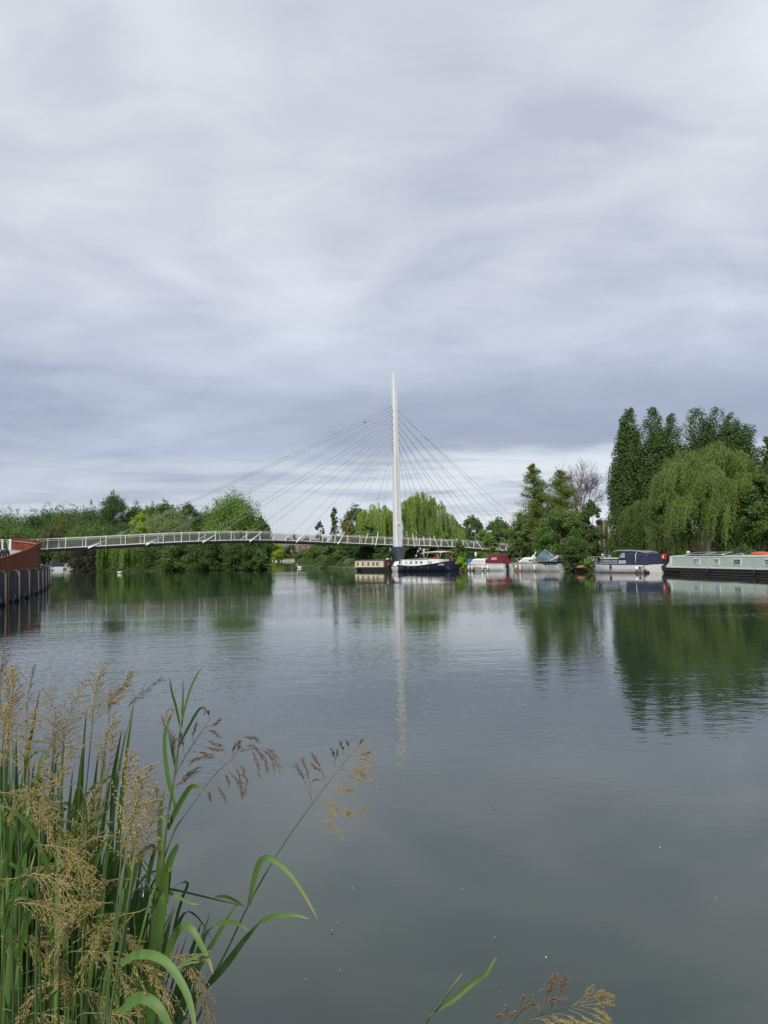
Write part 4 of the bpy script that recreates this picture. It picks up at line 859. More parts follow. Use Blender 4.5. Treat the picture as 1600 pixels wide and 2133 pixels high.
mb = MB(); mb.tube([(c1+.5, .7, .56), (c1+.5, .7, 1.05), (c1+2.0, .6, 1.05), (c1+2.2, .5, .56)], .02, 5); mb.tube([(c1+.5, -.7, .56), (c1+.5, -.7, 1.05), (c1+2.0, -.6, 1.05), (c1+2.2, -.5, .56)], .02, 5); mb.build('guard_rail', M_black, nb)
for px in (1476, 1573): fender('rope_fender', nb, s_local(px), 1.13, .3, M_black, .07, .55)
# things lying on its roof
def on_roof(px, y, z): 
    v = Matrix.Rotation(nb.rotation_euler.z, 3, 'Z') @ Vector((s_local(px), y, z)); return Vector(nb.location)+v
xa, xb = s_local(1540), s_local(1578)
can = thing('canoe', 'orange canoe lying upturned on the pale green narrowboat roof', 'canoe', on_roof(1559, -.1, ZT+.10), nb.rotation_euler.z)
Lc = abs(xa-xb); mb = MB(); mb.loft([[(-Lc/2+Lc*i/12, .38*math.sin(math.pi*(.04+.92*i/12))**.6*math.cos(a), .0+.26*math.sin(math.pi*(.04+.92*i/12))**.4*math.sin(a)) for a in [math.pi*k/8 for k in range(9)]] for i in range(13)], closed=True, smooth=True); mb.build('hull', M_orange, can)
mb = MB(); mb.tube([(-Lc/2, 0, .04), (0, 0, .275), (Lc/2, 0, .04)], .02, 4); mb.build('keel_strip', M_black, can)
pot = thing('plant_pot', 'dark pot with a trailing plant on the narrowboat roof between solar panels and canoe', 'plant pot', on_roof(1512, .1, ZT+.10)); mb = MB(); mb.tube([(0, 0, 0), (0, 0, .05), (0, 0, .22)], [.13, .14, .18], 10); mb.build('pot', M_black, pot)
rng = np.random.default_rng(5); C_ = ball(260)*np.array([.3, .3, .2])+np.array([0, 0, .33]); link('foliage', leaf_mesh('foliage', C_, nrm(rng.normal(size=(260, 3))), .10, .05), LM['dark'], pot)
bag = thing('roof_bundle', 'low black bundle of rope and bags on the narrowboat roof beside the pot', 'bundle', on_roof(1522, 0, ZT+.10), nb.rotation_euler.z); mb = MB()
for i in range(5): mb.sphere((-.7+i*.34, .1*(i % 2), .08), (.24, .26, .12+.03*(i % 3)), 8, 6)
mb.build('bags', M_black, bag); mb = MB(); mb.tube([(-.9, .3, .02), (-.4, .34, .1), (.2, .32, .04), (.8, .3, .03)], .03, 5); mb.build('rope_end', mat('pale_rope_and_rod', (0.5, 0.48, 0.44), 0.8), bag)
gr = thing('grey_dome_cover', 'grey domed barbecue on the narrowboat roof at the right edge of the photo', 'barbecue', on_roof(1591, 0, ZT+.10)); mb = MB(); mb.sphere((0, 0, .28), (.30, .30, .20), 12, 8); mb.build('lid', M_chrome, gr); mb = MB(); mb.tube([(0, 0, 0), (0, 0, .10), (0, 0, .26)], [.12, .22, .29], 12); mb.build('bowl', M_black, gr)

# 2. navy and white cruiser ---------------------------------------------------
def cruiser_base(t, L, B, sheer, hm, entry=.42, **kw):
    mb = MB(); R = hull_rings(L, B, sheer, entry=entry, **kw); mb.loft(R, closed=False, capends=False, smooth=True); mb.add(R[0], [tuple(range(len(R[0])))]); h = mb.build('hull', hm, t)
    mb = MB(); deckcap(mb, R, dz=-.015); mb.build('deck', M_hullwhite, t)
    return R, h
def side_window(parent, x0, x1, z0, z1, cw, slant0=0.0, slant1=0.0, m=None, fm=None, sy=1):
    """window lying on a leaning cabin side; cw = (L0, L1, w0, w1, z0, z1, tumble) of that cabin"""
    L0, L1, w0, w1, c0_, c1_, tb = cw
    def yy(x, z): return sy*((w0+(w1-w0)*(x-L0)/(L1-L0))/2-(z-c0_)/(c1_-.08-c0_)*tb)
    f = MB(); q = [(x0, z0), (x1, z0), (x1-slant1, z1), (x0+slant0, z1)]
    f.loft([[(x, yy(x, z)+sy*e, z) for x, z in q] for e in (-.03, .03)], closed=True); fo = f.build('window', fm or M_chrome, parent)
    k = .045; q = [(x0+k, z0+k), (x1-k, z0+k), (x1-slant1-k, z1-k), (x0+slant0+k, z1-k)]
    g = MB(); g.loft([[(x, yy(x, z)+sy*e, z) for x, z in q] for e in (0, .04)], closed=True); g.build('pane', m or M_glass, fo)
nc_ = thing('cabin_cruiser', 'white cabin cruiser with a navy blue canvas hood over its stern', 'boat'); L = orient(nc_, 1240, 83.0, 1368, 76.2)
R, h = cruiser_base(nc_, L, 2.7, lambda t: .82+.10*(t)+.16*max(0, t-.8)*3, M_hullwhite, entry=.45, rake=.05)
mb = MB(); mb.tube([(q[0][0], q[0][1]*.985+.01, .05) for q in R], .03, 5); mb.build('waterline_stripe', mat('rust_line', (0.12, 0.06, 0.04), .9), h)
gunwale(R, .035).build('rubbing_strake', M_navy, h)
x0, x1 = -L*.34, L*.40
mb = cabin(x0, x1, 2.35, 1.5, .80, 1.42, front=.55, back=0, tumble=.12); ca = mb.build('cabin', M_navy, nc_)
mb = MB(); mb.loft([[(x0+.2, -.95, 1.43), (x0+.2, .95, 1.43), (x0+.2, .9, 1.53), (x0+.2, -.9, 1.53)], [(x1-.75, -.5, 1.44), (x1-.75, .5, 1.44), (x1-.75, .45, 1.53), (x1-.75, -.45, 1.53)]], closed=True); mb.build('cabin_roof', mat('pale_green_roof', (.50, .54, .46), .6), nc_)
cw = (x0, x1, 2.35, 1.5, .8, 1.42, .12); side_window(ca, L*.13, L*.34, .94, 1.26, cw, .05, .35); side_window(ca, L*.02, L*.13-.08, .94, 1.26, cw, .0, .05); side_window(ca, -L*.14, L*.0, .94, 1.28, cw, .12, .1, m=M_glass2)
hx0, hx1 = -L*.47, -L*.02
mb = MB(); R2 = []
for t_, zt, wt in ((0, 1.85, 2.3), (.08, 2.02, 2.3), (.45, 2.12, 2.3), (.72, 2.1, 2.3)):
    x = hx0+(hx1-hx0)*t_*.98; R2.append([(x+(-.12 if t_ == 0 else 0), wt/2+.06, .86), (x, wt/2-.02, zt-.25), (x, wt/2-.28, zt-.04), (x, 0, zt+.04), (x, -wt/2+.28, zt-.04), (x, -wt/2+.02, zt-.25), (x, -wt/2-.06, .86)])
mb.loft(R2, closed=True); hood = mb.build('canvas_hood', M_navy, nc_)
mb = MB(); mb.loft([[(x, -.95, z), (x, .95, z), (x, .9, z+.07), (x, -.9, z+.07)] for x, z in ((-L*.20, 2.18), (0, 2.26), (L*.08, 2.16))], closed=True); mb.loft([[(x, -1.0, z), (x, 1.0, z), (x, .95, z+.05), (x, -.95, z+.05)] for x, z in ((-L*.44, 1.98), (-L*.30, 2.165), (-L*.22, 2.17))], closed=True); mb.build('hard_top', mat('grey_hood_top', (.20, .23, .28), .5, .1, 2), nc_)
mb = MB(); xw = -L*.04; mb.loft([[(xw-.75, 1.0, 1.44), (xw-.75, .92, 2.12), (xw-.15, .90, 2.16), (xw+.25, .98, 1.44)], [(xw-.75, -1.0, 1.44), (xw-.75, -.92, 2.12), (xw-.15, -.90, 2.16), (xw+.25, -.98, 1.44)]], closed=True); wsd = mb.build('windscreen', M_navy, nc_)
mb = MB(); 
mb.loft([[(xw-.62, 1.01-(z-1.44)*.11+e, z) if k in (0, 3) else (xw+(.10 if z < 1.6 else -.18), 1.01-(z-1.44)*.11+e, z) for k, z in enumerate((1.52, 1.52, 2.02, 2.02))] for e in (0, .02)], closed=True)
mb.build('pane', M_glass2, wsd)
mb = MB(); mb.tube([(hx0+(hx1-hx0)*.36, 1.23, .92), (hx0+(hx1-hx0)*.36, 1.16, 1.9)], .03, 5); mb.tube([(hx0+(hx1-hx0)*.36, 1.16, 1.9), (hx0+(hx1-hx0)*.36, .9, 2.13), (hx0+(hx1-hx0)*.36, -.9, 2.13)], .025, 5); mb.build('hood_seam', M_trim, hood)
mb = MB()      # bow pulpit
for sy in (1, -1):
    mb.tube([(L*.36, sy*.72, .98), (L*.40, sy*.66, 1.62), (L*.56, sy*.12, 1.70)], .022, 5); mb.tube([(L*.43, sy*.5, 1.0), (L*.46, sy*.45, 1.6)], .018, 5); mb.tube([(L*.50, sy*.25, 1.05), (L*.56, sy*.12, 1.70)], .018, 5)
mb.tube([(L*.56, .12, 1.70), (L*.575, 0, 1.70), (L*.56, -.12, 1.70)], .022, 5); mb.build('bow_rail', M_chrome, nc_)
fender('rope_fender', nc_, L*.44, .62, .72, M_black, .10, .4); fender('rope_fender', nc_, L*.08, 1.38, .62, M_black, .11, .42)
mb = MB(); mb.sphere((-L*.34, 1.42, .45), (.18, .16, .2)); mb.build('ball_fender', M_hullwhite, nc_)
mb = MB(); mb.sphere((-L*.39, 1.40, .52), (.14, .08, .14)); mb.tube([(-L*.43, 1.36, .55), (-L*.46, 1.40, .75)], [.05, .03], 6); mb.sphere((-L*.46, 1.30, .22), (.14, .12, .16)); mb.sphere((-L*.49, 1.2, .1), (.12, .14, .14)); mb.build('mooring_fitting', M_black, nc_)

# 3. white cruiser with a blue-grey cover -----------------------------------------
wc = thing('cabin_cruiser', 'weathered white cabin cruiser with a tented blue-grey cover and a folded frame', 'boat'); L = orient(wc, 1073, 95.5, 1176, 89.5)
R, h = cruiser_base(wc, L, 2.6, lambda t: .92+.18*t+.1*max(0, t-.75)*2, M_hulldirty, entry=.5, rake=.12, flare=.2)
gunwale(R, .04).build('rubbing_strake', M_black, h)
mb = cabin(-L*.08, L*.40, 2.0, 1.1, .98, 1.62, front=.9, back=0, tumble=.15); ca = mb.build('cabin', M_hullwhite, wc)
cw = (-L*.08, L*.40, 2.0, 1.1, .98, 1.62, .15); side_window(ca, L*.14, L*.31, 1.14, 1.46, cw, .05, .4, m=M_curt); side_window(ca, -L*.03, L*.13, 1.14, 1.44, cw, .12, .05)
mb = MB(); mb.sphere((L*.10, 0, 1.72), (.28, .3, .1)); mb.sphere((L*.10, .1, 1.86), (.10, .1, .1), 8, 6); mb.build('roof_hatch', M_hullwhite, wc)
mb = MB(); q = [(L*.07, 1.55), (-L*.02, 1.70), (-L*.13, 2.55), (-L*.42, 1.5), (-L*.40, 1.15), (-L*.05, 1.15)]
TR = []
for x, z, w in ((L*.05, 1.60, .75), (-L*.03, 1.98, .92), (-L*.12, 2.55, .95), (-L*.22, 2.30, 1.05), (-L*.34, 1.90, 1.12), (-L*.47, 1.52, 1.05)):
    TR.append([(x, w+.12, 1.12), (x, w, 1.12+(z-1.12)*.45), (x, w*.45, z-.16), (x, 0, z), (x, -w*.45, z-.16), (x, -w, 1.12+(z-1.12)*.45), (x, -w-.12, 1.12)])
mb.loft(TR, closed=True); cv = mb.build('tented_cover', M_blueg, wc)
mb = MB(); mb.tube([(-L*.12, .0, 2.60), (-L*.24, .30, 2.25), (-L*.36, .7, 1.75)], .035, 5); mb.tube([(L*.04, 1.0, 1.10), (-L*.03, .7, 2.35)], .05, 5); mb.build('cover_pole', M_trim, cv)
mb = MB(); mb.tube([(-L*.30, 1.2, 1.08), (-L*.35, 1.2, 1.62)], .05, 5)
mb.loft([[(-L*.26, .9, 1.12), (-L*.26, 1.15, 1.12), (-L*.26, 1.15, 1.22), (-L*.26, .9, 1.22)], [(-L*.40, .7, 1.32), (-L*.40, 1.2, 1.28), (-L*.40, 1.2, 1.52), (-L*.40, .7, 1.5)], [(-L*.50, .4, 1.7), (-L*.50, 1.1, 1.62), (-L*.51, 1.1, 1.92), (-L*.51, .4, 1.9)]], closed=True)
mb.tube([(-L*.46, 1.15, 1.0), (-L*.50, 1.1, 1.85)], .03, 5); mb.build('folded_canopy', mat('folded_white_canvas', (.52, .53, .52), .8, .25, 3, bump=.4), wc)
mb = MB()
for sy in (1, -1): mb.tube([(L*.34, sy*.62, 1.16), (L*.40, sy*.5, 1.5), (L*.50, sy*.12, 1.6)], .022, 5); mb.tube([(L*.46, sy*.25, 1.18), (L*.49, sy*.14, 1.58)], .018, 5)
mb.build('bow_rail', M_chrome, wc)
mb = MB(); mb.box((-L*.03, 1.02, 1.22), (.32, .26, .36), bev=.05); mb.build('fuel_can', mat('ochre_plastic', (.50, .30, .09), .6), wc)
for x, y in ((L*.38, .85), (L*.26, 1.12), (-L*.06, 1.33)): fender('tube_fender', wc, x, y, .45, M_hullwhite, .10, .62)
mb = MB(); mb.sphere((L*.36, .92, .30), (.16, .14, .2)); mb.tube([(L*.36, .9, .5), (L*.355, .85, .95)], .02, 4); mb.sphere((L*.22, 1.2, .12), (.10, .1, .16)); mb.build('ball_fender', mat('red_float', (.50, .07, .04), .6), wc)
mb = MB(); mb.box((-L*.27, 1.235, .66), (.12, .03, .10)); mb.box((-L*.335, 1.235, .63), (.10, .03, .12)); mb.box((-L*.40, 1.21, .66), (.5, .03, .03)); mb.build('hull_lettering', M_black, wc)
mb = MB(); mb.tube([(-L*.22, 1.27, .86), (-L*.36, 1.24, .86), (-L*.49, 1.16, .86)], .03, 5); mb.build('dark_stripe', M_black, wc)

# 4. small white cruiser with a maroon hood -----------------------------------------
rc = thing('cabin_cruiser', 'small white cabin cruiser with a maroon canvas hood and black outboard motor', 'boat'); L = orient(rc, 981, 103, 1060, 98.2)
R, h = cruiser_base(rc, L, 2.3, lambda t: .86+.05*t, M_hullwhite, entry=.30, rake=.12, flare=.12, stern_w=.96)
gunwale(R, .045).build('rubbing_strake', M_trim, h)
mb = cabin(-L*.06, L*.40, 1.95, 1.55, .86, 1.52, front=.28, back=0, tumble=.10); ca = mb.build('cabin', M_hullwhite, rc)
cw = (-L*.06, L*.40, 1.95, 1.55, .86, 1.52, .10); side_window(ca, L*.13, L*.36, 1.0, 1.36, cw, 0, .16, m=M_curt); side_window(ca, L*.02, L*.11, 1.0, 1.36, cw, 0, 0, m=M_curt)
mb = MB(); HR = []
for x, z, w in ((-L*.02, 1.58, .95), (-L*.07, 2.02, .99), (-L*.13, 2.16, 1.0), (-L*.30, 2.18, 1.0), (-L*.37, 2.02, 1.0), (-L*.44, .92, 1.02)): HR.append([(x if z > 1.6 else x, w+.05, .90 if z < 2.5 else z), (x, w-.02, min(z-.2, 1.7) if z > 1.2 else .91), (x, w-.2, z-.05), (x, 0, z+.03), (x, -w+.2, z-.05), (x, -w+.02, min(z-.2, 1.7) if z > 1.2 else .91), (x, -w-.05, .90)])
mb.loft(HR, closed=True); hood = mb.build('canvas_hood', M_red, rc)
mb = MB(); mb.loft([[(x, y+e, z) for x, y, z in ((-L*.18, .985, 1.40), (-L*.335, .985, 1.40), (-L*.325, .985, 1.70), (-L*.20, .985, 1.70))] for e in (-.02, .045)], closed=True); mb.build('clear_window', M_vinyl, hood)
mb = MB(); mb.loft([[(x, y+e, z) for x, y, z in ((-L*.06, .99, 1.50), (-L*.11, .99, 1.50), (-L*.11, .99, 1.64), (-L*.07, .99, 1.64))] for e in (-.04, .03)], closed=True); mb.build('clear_window', M_vinyl, hood)
ob = MB(); ob.box((-L*.5-.12, .45, .62), (.36, .40, .52), bev=.09); ob.loft([[(-L*.5-.12+a, .45+b, z) for a, b in ((-.10, -.1), (.10, -.1), (.10, .1), (-.10, .1))] for z in (.4, -.35)], closed=True); ob.tube([(-L*.5+.02, .45, .75), (-L*.5+.3, .45, .9)], .03, 5)
ob.build('outboard_motor', M_black, rc)
for x in (L*.47, L*.30, L*.02, -L*.12): fender('tube_fender', rc, x, side_y(R, min(16, int(16*(x/L+.5))))+.10, .40, M_hullwhite, .11, .6)
mb = MB(); mb.tube([(L*.40, 1.0, .42), (L*.02, 1.16, .42), (-L*.15, 1.16, .42)], .035, 5); mb.build('rubbing_band', M_chrome, h)

# 5. Dutch barge -------------------------------------------------------------------------
db_ = thing('barge', 'navy-hulled barge with white cabin, low mast and cream canopy, moored right of the pier', 'boat'); LB_ = orient(db_, 954, 101.5, 838, 108.5); L = LB_
# bow is the raised right-hand end
R, h = cruiser_base(db_, L, 3.0, lambda t: .72+.22*max(0, .25-t)*3+max(0, t-.30)**1.6*1.25, M_navyhull, entry=.16, rake=.02, flare=.06, stern_w=.72)
gunwale(R, .06).build('rubbing_strake', M_navy, h)
sg = -1    # the camera sees the -y side of this boat
mb = MB(); CR = []
for t_, w, z0, z1 in ((-.46, 1.7, .88, 1.50), (-.40, 2.3, .82, 1.56), (-.2, 2.55, .74, 1.60), (.06, 2.5, .72, 1.66), (.07, 2.45, .72, 1.66)): CR.append([(L*t_, w/2, z0), (L*t_, w/2-.08, z1-.05), (L*t_, w/2-.2, z1), (L*t_, 0, z1+.07), (L*t_, -w/2+.2, z1), (L*t_, -w/2+.08, z1-.05), (L*t_, -w/2, z0)])
mb.loft(CR, closed=True); ca = mb.build('cabin', M_hullwhite, db_)
mb = MB(); mb.loft([[(x, -w, z), (x, w, z), (x, w, z+.05), (x, -w, z+.05)] for x, w, z in ((-L*.46, .95, 1.54), (-L*.2, 1.3, 1.645), (L*.085, 1.3, 1.70))], closed=True); mb.build('cabin_roof', M_trim, db_)
for t_ in (-.42, -.31, -.215, -.12, -.03):
    mb = MB(); w = .36 if t_ > -.3 else .14; y = -1.245 if t_ > -.35 else -1.05
    mb.box((L*t_, y, 1.22), (w, .10, .36), 0, bev=.04); wi = mb.build('window', M_chrome, ca); mb = MB(); mb.box((L*t_, y-.01, 1.22), (w-.1, .10, .26)); mb.build('pane', M_glass, wi)
mb = MB(); mb.box((L*.17, 0, 1.30), (L*.19, 2.3, .62), bev=.06); wh = mb.build('wheelhouse_coaming', M_hullwhite, db_)
for x in (L*.10, L*.135): mb = MB(); mb.box((x, -1.16, 1.2), (.14, .05, .3)); mb.build('porthole', M_black, wh)
mb = MB(); mb.loft([[(x, y, z-(abs(y)/1.3)**2*.10) for y in (-1.3, -.7, 0, .7, 1.3)]+[(x, y, z+.06-(abs(y)/1.3)**2*.10) for y in (1.3, .7, 0, -.7, -1.3)] for x, z in ((-.04*L, 2.46), (.02*L, 2.60), (.15*L, 2.66), (.28*L, 2.62), (.33*L, 2.54))], closed=True); mb.build('canopy', M_cream, db_)
mb = MB()
for sy in (-1.15, 1.15):
    for a, b in (((.04, 1.65), (-.02, 2.42)), ((.05, 1.6), (.09, 2.5)), ((.29, 1.6), (.21, 2.52)), ((.29, 1.6), (.31, 2.5))): mb.tube([(L*a[0], sy, a[1]), (L*b[0], sy, b[1])], .028, 5)
mb.build('canopy_frame', M_chrome, db_)
mb = MB()
for i in range(5): mb.sphere((L*(.09+.035*i), -.7+.2*(i % 2), 1.72), (.24, .26, .14+.03*(i % 2)), 8, 6)
mb.build('red_cushions', mat('faded_red_cloth', (.33, .07, .07), .9, .2, 4), db_)
mb = MB(); mx = -L*.17; mb.tube([(mx, 0, 1.6), (mx, 0, 3.5)], [.06, .045], 6); ms = mb.build('mast', M_black, db_)
mb = MB(); mb.tube([(mx, 0, 3.4), (mx-L*.09, 0, 1.7)], .012, 4); mb.tube([(mx, 0, 3.4), (mx+L*.14, 0, 1.75)], .012, 4); mb.build('stay', M_cable, ms)
for i in range(9):
    t_ = (i % 5+.7)/5.6; dx = -L*.09 if i < 4 else L*.14; p = Vector((mx, 0, 3.4)).lerp(Vector((mx+dx, 0, 1.7)), t_)
    mb = MB(); mb.prism([(p.x-.13, p.z), (p.x+.13, p.z-.05), (p.x-.01, p.z-.32)], -.01, .01, 'y'); mb.build('pennant', M_trim if i % 2 else M_navy, ms)
for t_ in (-.36, -.24, -.12, .0, .12): fender('tyre_fender', db_, L*t_, -1.56, .42, M_black, .14, .5)
mb = MB(); mb.tube([(L*.41, -.3, 1.15), (L*.44, -.3, 1.95)], .02, 4); mb.prism([(L*.44, 1.95), (L*.44, 1.45), (L*.40, 1.12), (L*.37, 1.2), (L*.42, 1.5)], -.33, -.30, 'y'); mb.build('red_ensign', M_redp, db_)
tx = bpy.data.curves.new('lettering', 'FONT'); tx.body = 'LYNX'; tx.size = .36; tx.extrude = .012; t0 = bpy.data.objects.new('tmp', tx); COL.objects.link(t0); bpy.context.view_layer.update(); me_ = bpy.data.meshes.new_from_object(t0); bpy.data.objects.remove(t0); me_.materials.clear(); to = link('name_lettering', me_, M_trim, db_)
to.location = (L*.30, -1.60, .78); to.rotation_euler = (R_(90), 0, R_(3))
mb = MB(); mb.sphere((-L*.485, 0, 1.2), (.35, .8, .38), 10, 7); mb.build('stern_cover', mat('blue_canvas', (.02, .03, .12), .8), db_)

# 6. cream narrowboat ----------------------------------------------------------------------
cn = thing('narrowboat', 'short cream narrowboat with a black hull moored left of the pier', 'boat'); L = orient(cn, 747, 119, 821, 112)
mb = MB(); R = hull_rings(L, 2.1, lambda t: .52+.3*max(0, t-.9)*4, entry=.12, stern_w=.9, rake=.03, flare=.05, n=20); mb.loft(R, closed=False); deckcap(mb, R, dz=-.02); h = mb.build('hull', M_black, cn); gunwale(R, .05).build('rubbing_strake', M_black, h)
x0, x1 = -L*.34, L*.455
mb = MB(); mb.loft([[(x, y, z) for y, z in prof(.52, 1.50)] for x in (x0, x1)], closed=True); ca = mb.build('cabin', M_cream, cn)
mb = MB(); mb.loft([[(x, -.97, 1.50), (x, -.84, 1.59), (x, 0, 1.64), (x, .84, 1.59), (x, .97, 1.50), (x, .84, 1.555), (x, 0, 1.605), (x, -.84, 1.555)] for x in (x0-.1, x1+.1)], closed=True); mb.build('cabin_roof', mat('roof_brown_paint', (.10, .08, .07), .7), cn)
for t_ in (.37, .22, .06, -.08, -.19):
    xx = L*t_; f = MB(); f.loft([[(xx+a, 1.0-(z-.52)*.1+e, z) for a, z in ((-.28, .78), (.28, .78), (.28, 1.32), (-.28, 1.32))] for e in (-.01, .025)], closed=True); fo = f.build('window', mat('brass_frame', (.30, .22, .10), .5), ca)
    f = MB(); f.loft([[(xx+a, 1.0-(z-.52)*.1+e, z) for a, z in ((-.22, .84), (.22, .84), (.22, 1.26), (-.22, 1.26))] for e in (0, .032)], closed=True); f.build('pane', M_glass, fo)
mb = MB()
for xx in (L*.135, -L*.255): mb.loft([[(xx-.025, 1.0-(z-.52)*.1+e, z), (xx+.025, 1.0-(z-.52)*.1+e, z)] for z, e in ((.55, .01), (1.45, .01))], capends=True)
mb.build('panel_line', M_black, ca)
mb = MB(); mb.box((-L*.385, 0, 1.06), (.5, 1.7, 1.08), bev=.05); mb.build('stern_doors', mat('dark_maroon_paint', (.05, .018, .015), .6), cn)
mb = MB(); mb.box((-L*.44, .62, .98), (.16, .3, .5), bev=.04); mb.build('life_jacket', mat('dull_orange_cloth', (.30, .07, .035), .8), cn)
mb = MB(); mb.sphere((-L*.385, .4, 1.72), (.18, .2, .14), 10, 7); mb.build('roof_basin', M_hullwhite, cn)

# 7. white dinghy behind it and other small boats -----------------------------------------------
def small_boat(label, px0, Y0, px1, Y1, B, top, cabm=None, extra=None, hm=None, free=.55, group=None):
    t = thing('motorboat', label, 'boat', group=group); L = orient(t, px0, Y0, px1, Y1)
    R, h = cruiser_base(t, L, B, lambda q: free*(1+.25*q), hm or M_hullwhite, entry=.45, rake=.10, flare=.15); gunwale(R, .035).build('rubbing_strake', M_navy, h)
    mb = cabin(-L*.30, L*.28, B*.8, B*.55, free, top, front=L*.12, back=.1, tumble=.12); c = mb.build('cabin', cabm or M_hullwhite, t)
    for sy in (1, -1): side_window(c, -L*.2, L*.12, free+.12, top-.14, (-L*.3, L*.28, B*.8, B*.55, free, top, .12), .1, .2, sy=sy)
    mb = MB()
    for sy in (1, -1): mb.tube([(L*.28, sy*B*.28, free*1.2), (L*.38, sy*B*.2, free+.55), (L*.5, 0, free+.6)], .025, 5)
    mb.build('bow_rail', M_chrome, t); return t, L
t, L = small_boat('little white motorboat tucked between the cream narrowboat and the navy barge', 822, 107.5, 838, 110.5, 1.9, 1.35, free=.6)
mb = MB(); mb.box((-L*.52, 0, .72), (.3, .36, .55), bev=.08); mb.box((-L*.52, 0, .15), (.16, .16, .7)); mb.build('outboard_motor', M_navy, t)
small_boat('white motorboat half hidden under the bank bushes left of the cream narrowboat', 716, 148, 736, 152, 2.2, 1.6, free=.6)
small_boat('small cabin cruiser with a navy hood at the far moorings under the bridge', 103, 224, 122, 212, 3.0, 2.5, cabm=M_navy, free=.95)
small_boat('small white boat with a dark stripe at the far moorings, right of the navy-hooded one', 128, 236, 148, 226, 3.0, 1.9, free=.9)
t, L = small_boat('boat under a bright blue tarpaulin beside the end of the rust-brown ramp', 68, 212, 92, 205, 3.0, 1.5, cabm=M_bluet, free=.9)
mb = MB(); mb.loft([[(-L*.4+L*.75*i/5, -1.4, .95), (-L*.4+L*.75*i/5, 0, 1.65+.25*(i % 2)), (-L*.4+L*.75*i/5, 1.4, .95)] for i in range(6)], capends=False); mb.build('tarpaulin', M_bluet, t)
mb = MB(); mb.tube([(L*.05, 0, 1.3), (L*.05, 0, 6.6)], [.06, .04], 6); mb.build('mast', M_chrome, t)
small_boat('grey punt-like boat moored at the tip of the left bank', 527, 150, 546, 148, 1.6, .7, cabm=M_blueg, hm=mat('grey_hull', (.16, .18, .2), .6), free=.35)
# upturned orange hull on the right bank
p = W(1225, 84.5, .5); oh = thing('upturned_rowing_boat', 'upturned orange rowing boat on the bank by the navy cruiser bow', 'boat', (p.x, p.y, .45), R_(-12)); oh.scale = (.8, .8, .7)
mb = MB(); mb.loft([[(-1.5+3.0*i/10, .62*math.sin(math.pi*(.05+.9*i/10))**.6*math.cos(a), .52*math.sin(math.pi*(.05+.9*i/10))**.4*math.sin(a)) for a in [math.pi*k/8 for k in range(9)]] for i in range(11)], closed=True, smooth=True); mb.build('hull', mat('faded_orange', (.30, .11, .06), .7, .25, 2, bump=.2), oh)
mb = MB(); mb.tube([(-1.5, 0, .1), (0, 0, .545), (1.5, 0, .1)], .03, 5); mb.build('keel_strip', M_wood, oh)

# ------------------------------------------------------------------ buildings and bank furniture
M_brick = mat('red_brick', (0.20, 0.085, 0.06), .9, .2, 1.5, stretch=(1, 1, 6)); M_roofg = mat('slate_roof', (.16, .14, .14), .8, .2, 1); M_render = mat('white_render', (.66, .65, .62), .8, .06, 1); M_roofb = mat('brown_tile_roof', (.20, .12, .08), .85, .2, 2)
def house(name, label, px, Y, w, d, zt, zr, wallm, roofm, rz=0, z0=.4, wins=(), gable_front=False):
    p = W(px, Y, 5); t = thing(name, label, 'building', (p.x, Y, z0), rz)
    mb = MB()
    if gable_front: mb.prism([(-w/2, 0), (w/2, 0), (w/2, zt), (0, zr-.05), (-w/2, zt)], -d/2, d/2, 'y')
    else: mb.prism([(-d/2, 0), (d/2, 0), (d/2, zt), (0, zr-.05), (-d/2, zt)], -w/2, w/2, 'x')
    mb.build('wall', wallm, t); rf = MB(); o = .35
    if gable_front:
        for s_ in (1, -1): rf.prism([(0, zr), (s_*(w/2+o), zt-o*(zr-zt)/(w/2)), (s_*(w/2+o), zt-o*(zr-zt)/(w/2)+.15), (0, zr+.18)], -d/2-o, d/2+o, 'y')
    else:
        for s_ in (1, -1): rf.prism([(0, zr), (s_*(d/2+o), zt-o*(zr-zt)/(d/2)), (s_*(d/2+o), zt-o*(zr-zt)/(d/2)+.15), (0, zr+.18)], -w/2-o, w/2+o, 'x')
    r = rf.build('roof', roofm, t)
    mb = MB(); mb.box((w*.22, 0, zr+.3), (.9, .7, 1.6)); mb.build('chimney', M_brick, r)
    for x, z, ww, hh in wins:
        mb = MB(); mb.box((x, -d/2-.03, z), (ww, .10, hh)); f = mb.build('window', M_trim, t)
        k = max(1, int(ww/.7)); mb = MB()
        for i in range(k): c = x-ww/2+ww*(i+.5)/k; mb.box((c, -d/2-.07, z), (ww/k-.14, .06, hh-.16))
        mb.build('pane', M_glass, f)
    return t
house('white_house', 'white house gable with a brown tiled roof and triple window, seen between trees', 1268, 180, 7.5, 9, 5.3, 8.6, M_render, M_roofb, wins=[(.6, 5.9, 2.4, 1.3), (-1, 2.2, 2.0, 1.2)], gable_front=True)
house('brick_building', 'long red-brick building with white windows far away under the bridge', 622, 460, 24, 10, 8.5, 11.5, M_brick, M_roofg, wins=[(-10+i*3.3, z, 1.6, 1.4) for i in range(7) for z in (2.2, 4.8, 7.2)])
house('brick_building', 'low brick block left of the far building, behind the yellow-green tree', 583, 490, 12, 9, 6, 9.5, M_brick, M_roofg, wins=[(-4+i*4, z, 1.5, 1.3) for i in range(3) for z in (2, 4.6)])
qa, qb_ = W(556, 402, .5), W(619, 398, .5); qt = thing('stone_quay', 'pale stone quay wall closing the far end of the open channel', 'quay', ((qa.x+qb_.x)/2, 400, 0)); w_ = abs(qa.x-qb_.x)
